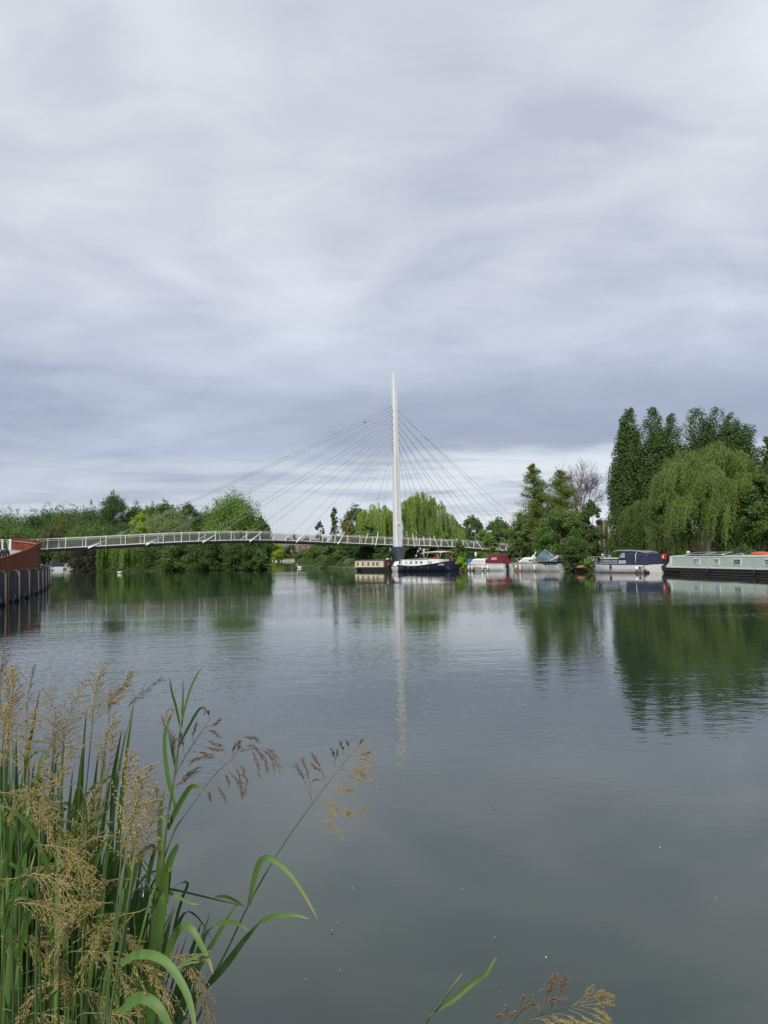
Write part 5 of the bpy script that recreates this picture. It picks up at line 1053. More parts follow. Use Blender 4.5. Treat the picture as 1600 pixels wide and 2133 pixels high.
mb = MB(); mb.box((0, .3, .30), (w_, 1.2, 1.6)); mb.build('wall', mat('pale_stone', (.42, .38, .33), .9, .25, 1.5, stretch=(1, 1, 3)), qt); mb = MB(); mb.box((0, .25, 1.16), (w_+.2, 1.5, .14)); mb.build('coping', mat('coping_stone', (.52, .50, .45), .85, .1, 2), qt)
hq = thing('clipped_hedge', 'low dark clipped hedge along the top of the pale far quay', 'hedge', ((qa.x+qb_.x)/2, 404, 1.2)); rng = np.random.default_rng(3)
C_ = rng.uniform(-.5, .5, (2600, 3))*np.array([w_, 2.2, 2.0])+np.array([0, 0, 1.0]); link('foliage', leaf_mesh('foliage', C_, nrm(rng.normal(size=(2600, 3))+np.array([0, -.4, .5])), .6, .35), LM['mid'], hq)
mb = MB(); mb.box((0, 0, .3), (w_*.98, .8, .9)); mb.build('stems', M_bark, hq)

def lamp_post(label, hx, hy, px, Y, side=-1, z0=.45):
    top = at(hx, hy, Y); b = W(px, Y, z0); t = thing('street_lamp', label, 'street lamp', (b.x, Y, z0)); H = top.z-z0; dx = top.x-b.x
    mb = MB(); mb.tube([(0, 0, 0), (0, 0, 1.2), (0, 0, 1.25), (0, 0, H-.4)], [.09, .09, .06, .045], 8); mb.build('pole', mat('grey_galvanised', (.22, .23, .23), .5), t)
    mb = MB(); mb.tube([(0, 0, H-.5), (dx*.2, 0, H-.12), (dx*.7, 0, H)], .03, 6); mb.build('arm', mat('grey_galvanised', (.22, .23, .23), .5), t)
    mb = MB(); mb.loft([[(dx*.55+q*dx*.7, y, H+z) for y, z in ((-.14, 0), (-.1, .1), (.1, .1), (.14, 0), (0, -.06))] for q in (0, .5, 1)], closed=True); mb.build('lamp_head', M_trim, t); return t
l1 = lamp_post('tall street lamp standing beyond the right half of the bridge', 984, 1106, 992, 178)
mb = MB(); mb.box((-.1, -.12, at(991, 1154, 178).z-.45), (.5, .06, .9)); mb.build('sign_plate', M_trim, l1)
lamp_post('shorter street lamp left of the tall one, beyond the right half of the bridge', 968, 1122, 973, 190)
lamp_post('street lamp on the lawn between the bare tree and the small willow', 1253, 1084, 1260, 118)
def fence(label, pts, n, h=1.05, m=None):
    t = thing('railing_fence', label, 'fence', (pts[0].x, pts[0].y, pts[0].z)); o = pts[0]
    for i in range(n):
        p = pts[0].lerp(pts[1], i/(n-1))-o; mb = MB(); mb.tube([(p.x, p.y, -.1), (p.x, p.y, h)], .03, 6); mb.build('post', m or M_chrome, t)
    for z in (h-.03, h*.52):
        q = pts[1]-o; mb = MB(); mb.tube([(0, 0, z), (q.x, q.y, q.z+z)], .02, 6); mb.build('rail', m or M_chrome, t)
fence('grey metal railing on the bank behind the red-hooded and grey-covered cruisers', [W(1040, 110, .45), W(1104, 101, .45)], 8)
fence('thin dark railing on the bank behind the bow of the pale green narrowboat', [W(1366, 80.5, .45), W(1404, 76.5, .45)], 5, 1.2, M_black)
rb = W(1384, 78.6, .45); t = thing('lifebuoy_box', 'small red lifebuoy box on two dark legs between the navy cruiser and narrowboat', 'lifebuoy box', (rb.x, rb.y, .45), R_(15))
mb = MB(); mb.box((0, 0, 1.1), (.48, .26, .58), bev=.05); bx_ = mb.build('box', M_redp, t); mb = MB(); mb.box((-.20, -.135, 1.08), (.12, .02, .30)); mb.build('white_label', M_trim, bx_)
for x in (-.18, .18): mb = MB(); mb.tube([(x, 0, -.05), (x, 0, .82)], .03, 6); mb.build('leg', M_black, t)
p = W(1289, 82.5, .45); t = thing('white_topped_post', 'short dark post with a white globe top on the lawn behind the navy cruiser', 'post', (p.x, p.y+6, .45)); mb = MB(); mb.tube([(0, 0, 0), (0, 0, 1.25)], .04, 6); mb.build('post', M_black, t); mb = MB(); mb.sphere((0, 0, 1.36), .13); mb.build('globe', M_hullwhite, t)
p = W(978, 118, .45); t = thing('blue_bin', 'blue bin on the bank left of the red-hooded cruiser', 'bin', (p.x, 118, .45)); mb = MB(); mb.loft([[(a*w, b*w, z) for a, b in ((-1, -1), (1, -1), (1, 1), (-1, 1))] for z, w in ((.05, .25), (1.0, .33))], closed=True); mb.build('body', M_bluet, t); mb = MB(); mb.box((0, 0, 1.04), (.72, .72, .08), bev=.02); mb.build('lid', M_navy, t)
# wooden play tower on the lawn
p = W(1449, 97, .45); zt = at(1449, 1126, 97).z-.45; t = thing('play_tower', 'weathered wooden play tower with slatted sides and sloping ladder, below the big willow', 'play tower', (p.x, 97, .45), R_(12))
for x, y in ((-1.1, -.7), (1.1, -.7), (-1.1, .7), (1.1, .7), (0, -.7)): mb = MB(); mb.box((x, y, zt*.5), (.11, .11, zt), bev=.01); mb.build('post', M_wood, t)
mb = MB(); mb.box((0, 0, zt*.48), (2.4, 1.6, .12)); mb.build('platform', M_wood, t)
mb = MB()
for i in range(15):
    x = -1.05+i*.15; mb.box((x, -.74, zt*.76), (.07, .03, zt*.42))
mb.box((0, -.72, zt*.97), (2.3, .06, .09)); mb.box((0, -.72, zt*.57), (2.3, .06, .09)); mb.build('slatted_side', M_wood, t)
mb = MB(); mb.loft([[(-2.5, y, .02), (-1.15, y, zt*.50), (-1.15, y, zt*.55), (-2.6, y, .08)] for y in (-.5, .3)], closed=True); mb.build('ramp', M_wood, t)
mb = MB(); mb.loft([[(1.15, y, zt*.52), (2.3, y, .3), (2.35, y, .36), (1.15, y, zt*.58)] for y in (-.6, .0)], closed=True); mb.build('slide', M_chrome, t)

# ------------------------------------------------------------------ birds
M_swan = mat('white_feathers', (.80, .80, .78), .7, .05, 6); M_bill = mat('orange_bill', (.55, .18, .03), .5)
def swan(label, loc, rz, s=1.0, name='swan', cat='swan', group=None, neck=True):
    t = thing(name, label, cat, loc, rz, group); k = s
    if neck: P = [(0, 0, .14), (.28, 0, .17), (-.30, 0, .17), (-.50, 0, .25), (.40, 0, .28), (.36, 0, .48), (.37, 0, .66), (.46, 0, .76), (.55, 0, .75), (.62, 0, .71)]; Rr = [(.22, .17), (.17, .14), (.18, .12), .05, .07, .045, .04, .045, .05, .02]; E = [(0, 1), (0, 2), (2, 3), (1, 4), (4, 5), (5, 6), (6, 7), (7, 8), (8, 9)]
    else: P = [(0, 0, .12), (.20, 0, .14), (-.22, 0, .15), (-.34, 0, .22), (.27, 0, .25), (.30, 0, .33), (.37, 0, .33)]; Rr = [(.16, .12), (.12, .10), (.12, .08), .03, .055, .06, .03]; E = [(0, 1), (0, 2), (2, 3), (1, 4), (4, 5), (5, 6)]
    skin('body', [tuple(a*k for a in p) for p in P], E, [tuple(q*k for q in r) if isinstance(r, tuple) else r*k for r in Rr], M_swan, t)
    e = P[-1]; mb = MB(); mb.tube([tuple(a*k for a in e), ((e[0]+.10)*k, 0, (e[2]-.035)*k)], [.022*k, .008*k], 6); mb.build('bill', M_bill, t)
    mb = MB()
    for sy in (1, -1): mb.sphere((-.12*k, sy*.12*k, .24*k), (.27*k, .07*k, .11*k), 8, 6)
    mb.build('wings', M_swan, t); return t
p = at(624, 1184.5, 158); swan('white swan swimming alone in the open channel, facing left', (p.x, p.y, -.02), R_(170), 1.05)
p = at(249, 1194, 142); swan('small white duck on the water below the hanging willow', (p.x, p.y, -.02), R_(190), 1.1, 'duck', 'duck', neck=False)
for i, px in enumerate((562, 568, 575, 584, 589)):
    swan('distant white swan resting on the water by the pale far quay', (W(px, 393, 0).x, 393+i*.6, 0), R_(40+i*70), 1.25, group='distant swans along the pale far quay')
cabs = [o for o in br.children if o.name.startswith('stay_cable')]
c0_ = cabs[0]; vs_ = [v.co for v in c0_.data.vertices]; best = min(vs_, key=lambda v: abs(v.x-WX(760, v.y, v.z)) if v.z > 8 else 99)
# the cable mesh has few stations: interpolate along its two ends instead
B0 = vs_[0]; A0 = max(vs_, key=lambda v: v.z); tt = min(range(1001), key=lambda k: abs(B0.lerp(A0, k/1000).x-WX(760, B0.lerp(A0, k/1000).y, B0.lerp(A0, k/1000).z)))/1000; bpnt = B0.lerp(A0, tt); bpnt.z -= .004*(A0-B0).length*4*tt*(1-tt)
t = thing('perching_bird', 'small dark bird perched high on the outermost cable left of the mast', 'bird', (bpnt.x, bpnt.y, bpnt.z), R_(160))
skin('body', [(0, 0, .16), (.10, 0, .22), (.16, 0, .30), (-.14, 0, .08), (-.30, 0, .02)], [(0, 1), (1, 2), (0, 3), (3, 4)], [.10, .085, .07, .06, .02], M_black, t)
mb = MB(); mb.tube([(.20, 0, .31), (.30, 0, .29)], [.02, .006], 5); mb.build('beak', M_black, t); mb = MB(); mb.tube([(0, .03, .1), (0, .03, 0)], .012, 4); mb.tube([(0, -.03, .1), (0, -.03, 0)], .012, 4); mb.build('feet', M_black, t)

# ------------------------------------------------------------------ feathers and specks floating on the water
rf_ = random.Random(8); M_fea = mat('downy_feather', (.70, .68, .64), .8, .1, 30)
def feather(px, py, ln, label, group=None):
    z = .006; d = at(px, py, 10)-CP; k = (z-CAMZ)/d.z; p = CP+d*k; mb = MB(); n = 6; L = ln; a = []; b = []; c = []
    for i in range(n+1):
        u = i/n; w = .22*L*math.sin(math.pi*min(1, .08+.92*u))**.7; cv = .12*L*math.sin(u*2.4)
        a.append((-L/2+L*u, cv-w, .006*math.sin(u*3)+.004)); b.append((-L/2+L*u, cv, .002)); c.append((-L/2+L*u, cv+w, .010*math.sin(u*3)))
    for r, s_ in ((a, b), (b, c)): mb.add(r+s_, [(i, i+1, n+2+i, n+1+i) for i in range(n)], 0, True)
    o = mb.build('floating_feather', M_fea); o.location = (p.x, p.y, z); o.rotation_euler.z = rf_.uniform(0, 6.28); return tag(o, label, 'feather', group)
for px, py, ln in ((735, 1851, .035), (692, 1940, .04), (963, 1853, .03), (978, 1853, .035), (1032, 1955, .03), (1375, 1766, .05), (1033, 1683, .06), (1138, 1995, .05), (1043, 2069, .02), (708, 2022, .02), (637, 2041, .025), (703, 1923, .02), (1492, 1872, .03), (553, 1680, .06), (400, 1442, .12)):
    feather(px, py, ln*.3, 'tiny white feather floating on the open water', 'tiny white feathers floating on the water')
feather(300, 1866, .06, 'white feather on the water caught behind the reed stems'); feather(372, 2118, .09, 'large pale feather on the water at the foot of the photo beside the reeds')

# ------------------------------------------------------------------ tall waterside grass in the foreground
def tattr_mat(name, base, tip, base2, tip2, rough=.5, trans=.35, knee=.7):
    m = bpy.data.materials.new(name); m.use_nodes = True; t = m.node_tree; b = t.nodes['Principled BSDF']; out = t.nodes['Material Output']
    at_ = t.nodes.new('ShaderNodeAttribute'); at_.attribute_name = 'along'; g = t.nodes.new('ShaderNodeNewGeometry')
    tc = t.nodes.new('ShaderNodeTexCoord'); n = noise(tc.outputs['Object'], 9, 3, .6, nt_=t)
    f = mrange(at_.outputs['Fac'], knee, 1.0, nt_=t)
    c1 = mixc(f, base, tip, nt_=t); c2 = mixc(f, base2, tip2, nt_=t)
    c = mixc(mth('ADD', mth('MULTIPLY', g.outputs['Random Per Island'], .7, nt_=t), mth('MULTIPLY', n, .3, nt_=t), nt_=t), c1, c2, nt_=t)
    t.links.new(c, b.inputs['Base Color']); b.inputs['Roughness'].default_value = rough; b.inputs['Specular IOR Level'].default_value = .4
    tr = t.nodes.new('ShaderNodeBsdfTranslucent'); t.links.new(c, tr.inputs[0]); mx = t.nodes.new('ShaderNodeMixShader'); mx.inputs[0].default_value = trans
    t.links.new(b.outputs[0], mx.inputs[1]); t.links.new(tr.outputs[0], mx.inputs[2]); t.links.new(mx.outputs[0], out.inputs[0]); return m
M_blade = tattr_mat('grass_blade', (.045, .095, .018), (.13, .16, .04), (.085, .165, .030), (.22, .20, .07))
M_blade_pale = tattr_mat('grass_blade_pale', (.10, .19, .045), (.22, .26, .08), (.13, .24, .06), (.30, .26, .10))
M_blade_dark = tattr_mat('grass_blade_dark', (.025, .060, .018), (.06, .09, .03), (.045, .095, .025), (.12, .13, .05))
M_stem = tattr_mat('grass_stem', (.040, .075, .022), (.16, .15, .06), (.065, .105, .030), (.20, .16, .07), trans=.1)
M_seed_g = tattr_mat('seed_head_greenish', (.26, .23, .06), (.36, .33, .09), (.42, .38, .12), (.52, .46, .18), rough=.7, trans=.3)
M_seed = tattr_mat('seed_head_golden', (.33, .25, .085), (.44, .34, .13), (.53, .43, .19), (.66, .56, .31), rough=.7, trans=.3)
M_seed_b = tattr_mat('seed_head_brown', (.17, .105, .06), (.27, .17, .10), (.30, .20, .12), (.42, .31, .20), rough=.7, trans=.25)
class GB:
    """grass builder: ribbons, thin stems and seed grains with an 'along' attribute"""
    def __init__(s): s.v = []; s.f = []; s.a = []
    def rib(s, pts, w, side=None, fold=.25, tw=0.0, base=.6):
        n = len(pts); b = len(s.v)
        for i, p in enumerate(pts):
            u = i/(n-1); t = (pts[min(i+1, n-1)]-pts[max(i-1, 0)]).normalized()
            sd = side if side is not None else (t.cross(p-CP)).normalized()
            sd = (sd-t*sd.dot(t)).normalized(); nrm_ = t.cross(sd); a = tw*u; sd2 = sd*math.cos(a)+nrm_*math.sin(a); n2 = t.cross(sd2)
            ww = w*.5*min(1, base+(1-base)*u*5)*(1-u**2.6)**.75+.0004
            for k, f_ in ((-1, 0), (0, fold), (1, 0)): s.v.append(p+sd2*ww*k-n2*ww*f_); s.a.append(u)
        for i in range(n-1):
            for k in range(2): q = b+i*3+k; s.f.append((q, q+1, q+4, q+3))
    def stem(s, pts, r0, r1, n=4):
        m = len(pts); b = len(s.v)
        for i, p in enumerate(pts):
            u = i/(m-1); t = (pts[min(i+1, m-1)]-pts[max(i-1, 0)]).normalized(); a = t.orthogonal().normalized(); c = t.cross(a); r = r0+(r1-r0)*u
            for k in range(n): an = 6.2832*k/n; s.v.append(p+(a*math.cos(an)+c*math.sin(an))*r); s.a.append(u)
        for i in range(m-1):
            for k in range(n): s.f.append((b+i*n+k, b+i*n+(k+1) % n, b+(i+1)*n+(k+1) % n, b+(i+1)*n+k))
    def grain(s, p, d, L, w, u):
        t = d.normalized(); a = t.cross(Vector((rr_.uniform(-1, 1), rr_.uniform(-1, 1), rr_.uniform(-1, 1)))).normalized()*w; c = t.cross(a); b = len(s.v)
        s.v += [p, p+t*L*.45+a, p+t*L*.45-a*.5+c*.86, p+t*L*.45-a*.5-c*.86, p+t*L]; s.a += [u*.5, u, u, u, 1]
        s.f += [(b, b+1, b+2), (b, b+2, b+3), (b, b+3, b+1), (b+4, b+2, b+1), (b+4, b+3, b+2), (b+4, b+1, b+3)]
    def build(s, name, m, parent=None):
        me = bpy.data.meshes.new(name); me.from_pydata([tuple(v) for v in s.v], [], s.f)
        at_ = me.attributes.new('along', 'FLOAT', 'POINT'); at_.data.foreach_set('value', s.a); me.polygons.foreach_set('use_smooth', [True]*len(s.f)); me.update(); return link(name, me, m, parent)
rr_ = random.Random(77)
def px_path(pts, D0, D1, sub=5):
    n = len(pts); P = [at(x, y, D0+(D1-D0)*i/max(1, n-1)) for i, (x, y) in enumerate(pts)]
    Q = [P[0]*2-P[1]]+P+[P[-1]*2-P[-2]]; out = []
    for i in range(1, n):
        a, b, c, d = Q[i-1:i+3]
        for k in range(sub): t = k/sub; out.append(0.5*((2*b)+(c-a)*t+(2*a-5*b+4*c-d)*t*t+(3*b-a-3*c+d)*t**3))
    return out+[P[-1]]
def panicle(gb, axis, length_scale=1.0, spread=.6, droop=.5, dens=1.0, blen=.42, wind=Vector((.3, 0, 0)), gs=1.0):
    """branching seed head along a list of points"""
    L = sum((b-a).length for a, b in zip(axis[:-1], axis[1:])); gb.stem(axis, .0011, .0005, 3); n = max(7, int(L/.021*dens))
    for j in range(n):
        u = .02+.96*j/n; x = u*(len(axis)-1); i = min(int(x), len(axis)-2); p = axis[i].lerp(axis[i+1], x-i); t = (axis[i+1]-axis[i]).normalized()
        for q in range(rr_.choice([2, 3, 3]) if u < .85 else 2):
            o = t.orthogonal().normalized(); o = Matrix.Rotation(rr_.uniform(0, 6.28), 3, t) @ o
            d = (t*(1-spread*.5)+o*spread+wind*rr_.uniform(.1, .6)).normalized(); bl = L*blen*(1-u*.72)*rr_.uniform(.45, 1.05)*length_scale
            pts = [p.copy()]; pp = p.copy(); m = max(4, int(bl/.014)); dd = d.copy()
            for k in range(m): dd = (dd+Vector((0, 0, -droop*.22))*(bl/.12)/m*4+Vector((rr_.uniform(-1, 1), rr_.uniform(-1, 1), rr_.uniform(-1, 1)))*.07).normalized(); pp = pp+dd*bl/m; pts.append(pp.copy())
            gb.stem(pts, .0005, .0003, 3)
            for k in range(1, m+1):
                if k/m < .22: continue
                for h in range(2 if k < m else 3):
                    e = (dd*.9+Vector((rr_.uniform(-1, 1), rr_.uniform(-1, 1), rr_.uniform(-1, 1)))*.55).normalized(); e0 = pts[k-1].lerp(pts[k], rr_.random()); gb.grain(e0+e*.001, e, .0068*gs*rr_.uniform(.8, 1.3), .00105*gs, rr_.random())
def sprig(gb, pts, dens=1.0, gs=1.0, fill=1.0):
    """one side branch of a seed head: bare stalk ending in a tuft of short beaded spikes"""
    gb.stem(pts, .0006, .0004, 3); L = sum((b-a).length for a, b in zip(pts[:-1], pts[1:])); n = int(26*dens)
    for j in range(n):
        u = 1-fill*(j/n)*.62; x = u*(len(pts)-1); i = min(int(x), len(pts)-2); p = pts[i].lerp(pts[i+1], x-i); t = (pts[i+1]-pts[i]).normalized()
        o = Matrix.Rotation(rr_.uniform(0, 6.28), 3, t) @ t.orthogonal().normalized(); d = (t+o*.42+Vector((.12, 0, -.12))).normalized(); sl = L*.20*rr_.uniform(.5, 1.1); m = max(3, int(sl/.0055)); q = [p, p+d*sl*.5, p+d*sl+Vector((0, 0, -sl*.12))]; gb.stem(q, .0003, .0002, 3)
        for k in range(m): v = k/m; e = (d+Vector((rr_.uniform(-1, 1), rr_.uniform(-1, 1), rr_.uniform(-1, 1)))*.35).normalized(); gb.grain(p+d*sl*v, e, .0066*gs, .0010*gs, rr_.random())

# --- the lone reed leaning out over the water
t = thing('flowering_reed', 'lone reed leaning far out over the water to the right, with a one-sided seed head', 'reed', at(396, 2300, 1.9))
def sub_at(t, gb, name, m):
    o = gb.build(name, m, t); o.matrix_parent_inverse = Matrix.Translation(-Vector(t.location)); return o
g = GB(); g.stem(px_path([(380, 2300), (400, 2108), (431, 2052), (470, 1985), (520, 1880), (580, 1775), (640, 1688), (700, 1610), (752, 1546)], 1.86, 2.12, 4), .0034, .0010, 6); sub_at(t, g, 'stem', M_stem)
for pts, w, m, d0, d1 in (([(518, 1886), (530, 1830), (541, 1797), (556, 1786), (580, 1799), (608, 1826), (636, 1868), (661, 1913)], .0135, M_blade_pale, 2.0, 1.86), ([(428, 2058), (470, 2010), (506, 1962), (543, 1919)], .0165, M_blade_dark, 1.92, 1.9), ([(540, 1922), (560, 1912), (582, 1907), (612, 1906), (644, 1914)], .0105, M_blade_pale, 1.9, 1.84), ([(448, 1926), (470, 1921), (494, 1924), (518, 1938)], .010, M_blade_pale, 1.86, 1.8), ([(403, 2120), (407, 2050), (420, 1975), (430, 1945), (445, 1929)], .010, M_blade_dark, 1.9, 1.95)):
    g = GB(); g.rib(px_path(pts, d0, d1, 4), w, fold=.35); sub_at(t, g, 'leaf', m)
g = GB(); B = 2.08
for pts in ([(649, 1667), (645, 1630), (638, 1605), (631, 1584)], [(649, 1667), (636, 1630), (626, 1612), (616, 1596)], [(646, 1640), (652, 1626), (664, 1624)], [(678, 1624), (668, 1600), (660, 1586), (654, 1574)], [(678, 1624), (670, 1608), (662, 1602), (652, 1594)], [(698, 1596), (699, 1580), (694, 1570), (691, 1561)], [(699, 1584), (702, 1574), (702, 1564)], [(714, 1574), (714, 1560), (709, 1548)], [(727, 1561), (726, 1552), (722, 1545)], [(744, 1554), (750, 1548), (754, 1541)]):
    sprig(g, px_path(pts, 2.08, 2.05, 3), .75)
sub_at(t, g, 'seed_head', M_seed_b); g = GB()
for pts in ([(700, 1608), (725, 1600), (750, 1612), (776, 1626)], [(700, 1608), (720, 1610), (735, 1618), (752, 1622)], [(690, 1622), (706, 1624), (718, 1636), (726, 1650)], [(680, 1640), (696, 1640), (714, 1646), (730, 1644)], [(670, 1650), (684, 1662), (692, 1676), (694, 1694)], [(664, 1660), (676, 1670), (684, 1690), (686, 1700)], [(650, 1680), (664, 1704), (684, 1716), (706, 1732)], [(664, 1665), (690, 1680), (722, 1690), (756, 1688)], [(700, 1640), (716, 1684), (726, 1692)], [(730, 1572), (748, 1572), (760, 1570), (772, 1566)], [(725, 1578), (745, 1580), (762, 1582), (776, 1590)], [(715, 1590), (738, 1592), (758, 1596), (770, 1600)], [(718, 1588), (740, 1600), (752, 1604)], [(735, 1562), (750, 1560), (766, 1558)]):
    sprig(g, px_path(pts, 2.08, 1.98, 3), .95)
sub_at(t, g, 'seed_head', M_seed)

# --- the upright plant with spearing leaves left of it
t = thing('flowering_reed', 'upright bright green reed with long spearing leaves and one hooked yellow leaf', 'reed', at(330, 2300, 1.8))
g = GB(); g.stem(px_path([(322, 2300), (330, 2000), (341, 1780), (351, 1692), (366, 1599), (376, 1514), (380, 1470)], 1.78, 1.95, 4), .0042, .0022, 6); sub_at(t, g, 'stem', M_stem)
for pts, w, m, d0, d1 in (([(378, 1514), (381, 1470), (382, 1414)], .005, M_blade, 1.93, 1.95), ([(376, 1516), (366, 1470), (358, 1441), (353, 1408)], .0055, M_blade, 1.93, 1.9), ([(380, 1500), (392, 1452), (407, 1412), (424, 1386)], .0055, M_blade, 1.93, 2.0), ([(372, 1556), (390, 1520), (406, 1491), (416, 1477), (427, 1475), (425, 1492)], .006, M_blade_dark, 1.9, 1.9),
    ([(366, 1684), (352, 1630), (344, 1570), (344, 1530), (352, 1500), (362, 1484)], .0095, M_blade_pale, 1.9, 1.86), ([(362, 1484), (358, 1478), (350, 1482), (346, 1500), (348, 1514)], .005, M_seed_b, 1.86, 1.85), ([(366, 1600), (357, 1550), (351, 1525)], .007, M_blade_dark, 1.9, 1.92), ([(334, 1800), (333, 1730), (336, 1675), (343, 1646)], .011, M_blade, 1.85, 1.85), ([(349, 1728), (366, 1690), (385, 1656), (398, 1639), (412, 1640), (426, 1654)], .012, M_blade, 1.88, 1.82),
    ([(330, 1930), (345, 1850), (352, 1800), (366, 1768), (372, 1757)], .018, M_blade, 1.8, 1.8), ([(326, 1990), (338, 1890), (344, 1820), (350, 1812), (358, 1808)], .020, M_blade, 1.78, 1.78), ([(318, 2080), (322, 1960), (330, 1880), (333, 1800), (338, 1745)], .022, M_blade, 1.76, 1.8), ([(312, 2140), (318, 2040), (334, 1900), (340, 1860)], .026, M_blade, 1.7, 1.72), ([(300, 2150), (303, 2050), (318, 1960), (330, 1925)], .020, M_blade_dark, 1.75, 1.78)):
    g = GB(); g.rib(px_path(pts, d0, d1, 4), w, fold=.4); sub_at(t, g, 'leaf', m)
for k, (stem, brs) in enumerate((
   ([(352, 1680), (366, 1614), (384, 1580), (403, 1549), (425, 1517), (444, 1487)], [[(403, 1549), (402, 1530), (408, 1510)], [(436, 1498), (434, 1488), (432, 1482)], [(425, 1517), (436, 1512), (447, 1508), (456, 1500)], [(415, 1530), (430, 1524), (444, 1524), (455, 1534)], [(412, 1535), (428, 1540), (446, 1548), (456, 1552)], [(404, 1548), (424, 1556), (444, 1560), (460, 1562)], [(380, 1590), (366, 1560), (356, 1530), (338, 1504)], [(376, 1595), (366, 1570), (360, 1545), (366, 1540)], [(385, 1578), (380, 1550), (376, 1530)], [(392, 1566), (410, 1566), (426, 1570), (440, 1572)]]),
   ([(338, 1800), (364, 1730), (394, 1686), (434, 1630), (462, 1599), (486, 1579)], [[(482, 1582), (492, 1584), (503, 1600), (512, 1622), (511, 1650)], [(480, 1584), (490, 1594), (500, 1618), (505, 1652)], [(468, 1594), (478, 1608), (492, 1622), (504, 1654)], [(464, 1598), (470, 1614), (476, 1632)], [(486, 1579), (484, 1562), (490, 1550)], [(486, 1579), (496, 1560), (498, 1545)], [(490, 1572), (510, 1556), (526, 1552), (540, 1570)], [(500, 1566), (520, 1560), (532, 1580), (539, 1614)], [(500, 1566), (530, 1562), (548, 1578), (555, 1602)], [(504, 1562), (540, 1560), (560, 1572), (570, 1598)], [(504, 1562), (544, 1556), (566, 1568), (580, 1596)], [(450, 1616), (424, 1608), (396, 1614), (372, 1634)], [(456, 1606), (430, 1598), (404, 1604), (384, 1618)], [(440, 1626), (452, 1636), (460, 1650), (469, 1664)], [(430, 1634), (434, 1648), (437, 1664)], [(470, 1592), (450, 1580), (424, 1576), (400, 1584)], [(478, 1586), (500, 1540), (520, 1535), (532, 1540)]]))):
    g = GB(); g.stem(px_path(stem, 1.86, 2.0, 4), .0020, .0008, 5); so = sub_at(t, g, 'flower_stalk', M_stem); g = GB()
    for b in brs: sprig(g, px_path(b, 1.98, 1.96, 3), .9)
    g.build('seed_head', M_seed_b, so)

# --- bent leaves around the foot of these two
t = thing('leafy_reed', 'leafy reed with broad arching green leaves at the foot of the leaning reed', 'reed', at(350, 2300, 1.8))
for pts, w, m, d0, d1 in (([(334, 2060), (346, 2000), (362, 1952), (378, 1932), (394, 1930), (408, 1948), (424, 1978), (436, 2004), (444, 2030)], .0165, M_blade_pale, 1.8, 1.7), ([(340, 2160), (380, 2080), (430, 1987), (474, 1915), (510, 1858)], .0125, M_blade, 1.86, 1.95), ([(345, 2150), (370, 2060), (396, 1990), (420, 1920)], .014, M_blade_dark, 1.9, 1.92), ([(360, 2170), (380, 2060), (410, 1985), (438, 1900)], .010, M_blade_dark, 1.88, 1.9),
    ([(250, 2010), (280, 1990), (318, 1990), (350, 2008), (376, 2044), (394, 2084), (404, 2130), (410, 2190)], .016, M_blade_pale, 1.5, 1.4), ([(250, 2110), (285, 2080), (312, 2084), (336, 2106), (356, 2150), (368, 2200)], .020, M_blade_pale, 1.5, 1.45), ([(316, 2120), (330, 2040), (345, 1960), (362, 1885)], .014, M_blade, 1.8, 1.85), ([(355, 2200), (376, 2120), (402, 2030), (416, 1990)], .012, M_blade_dark, 1.8, 1.85),
    ([(282, 1852), (350, 1852), (400, 1862), (450, 1874), (512, 1888)], .0045, M_blade_dark, 1.75, 1.95), ([(342, 1855), (370, 1868), (392, 1880), (414, 1884)], .007, M_blade_pale, 1.8, 1.8), ([(448, 1868), (470, 1868), (490, 1876), (508, 1888)], .0065, M_blade, 1.85, 1.9), ([(366, 2016), (400, 1996), (430, 1984), (440, 1980)], .006, M_blade_pale, 1.7, 1.7), ([(360, 2018), (390, 2006), (416, 2004)], .006, M_blade_pale, 1.7, 1.7), ([(270, 2200), (262, 2100), (258, 1990), (262, 1900), (290, 1790), (312, 1764), (322, 1768), (312, 1800), (300, 1850)], .011, M_blade_dark, 1.7, 1.8)):
    g = GB(); g.rib(px_path(pts, d0, d1, 4), w, fold=.3); sub_at(t, g, 'leaf', m)

# --- flowering stems, each its own plant: (tip, neck, root, depth, spread, droop, gold)
ST = [((12, 1395), (18, 1500), (25, 1900), 2.2, .5, .3, 1), ((30, 1390), (22, 1480), (45, 1900), 2.1, .45, .3, 1), ((70, 1380), (58, 1450), (45, 1850), 2.5, .25, .1, 0), ((95, 1432), (112, 1530), (150, 1950), 2.1, .7, .4, 1), ((172, 1418), (134, 1520), (120, 1900), 2.15, .7, .4, 1), ((208, 1384), (196, 1470), (155, 1900), 2.3, .5, .3, 1), ((272, 1398), (232, 1460), (182, 1850), 2.35, .40, .25, 1), ((340, 1408), (280, 1455), (190, 1850), 2.3, .40, .3, 0),
      ((238, 1488), (214, 1560), (190, 1860), 2.1, .5, .4, 1), ((160, 1545), (128, 1610), (110, 1900), 1.9, .7, .5, 1), ((60, 1480), (50, 1570), (40, 1950), 1.9, .7, .5, 1), ((5, 1470), (8, 1560), (10, 1950), 1.95, .6, .4, 1), ((300, 1590), (270, 1720), (215, 2150), 1.45, .55, .35, 1), ((334, 1640), (285, 1760), (225, 2150), 1.5, .55, .4, 1), ((262, 1570), (262, 1680), (225, 2100), 1.6, .5, .3, 1), ((90, 1590), (84, 1680), (75, 2000), 1.7, .8, .6, 1),
      ((8, 1330), (2, 1400), (-10, 1800), 2.2, .4, .2, 0), ((200, 1640), (180, 1720), (170, 2050), 1.9, .6, .6, 1), ((120, 1480), (90, 1600), (85, 1950), 2.0, .6, .5, 0), ((235, 1520), (226, 1600), (196, 1900), 2.2, .5, .4, 0)]
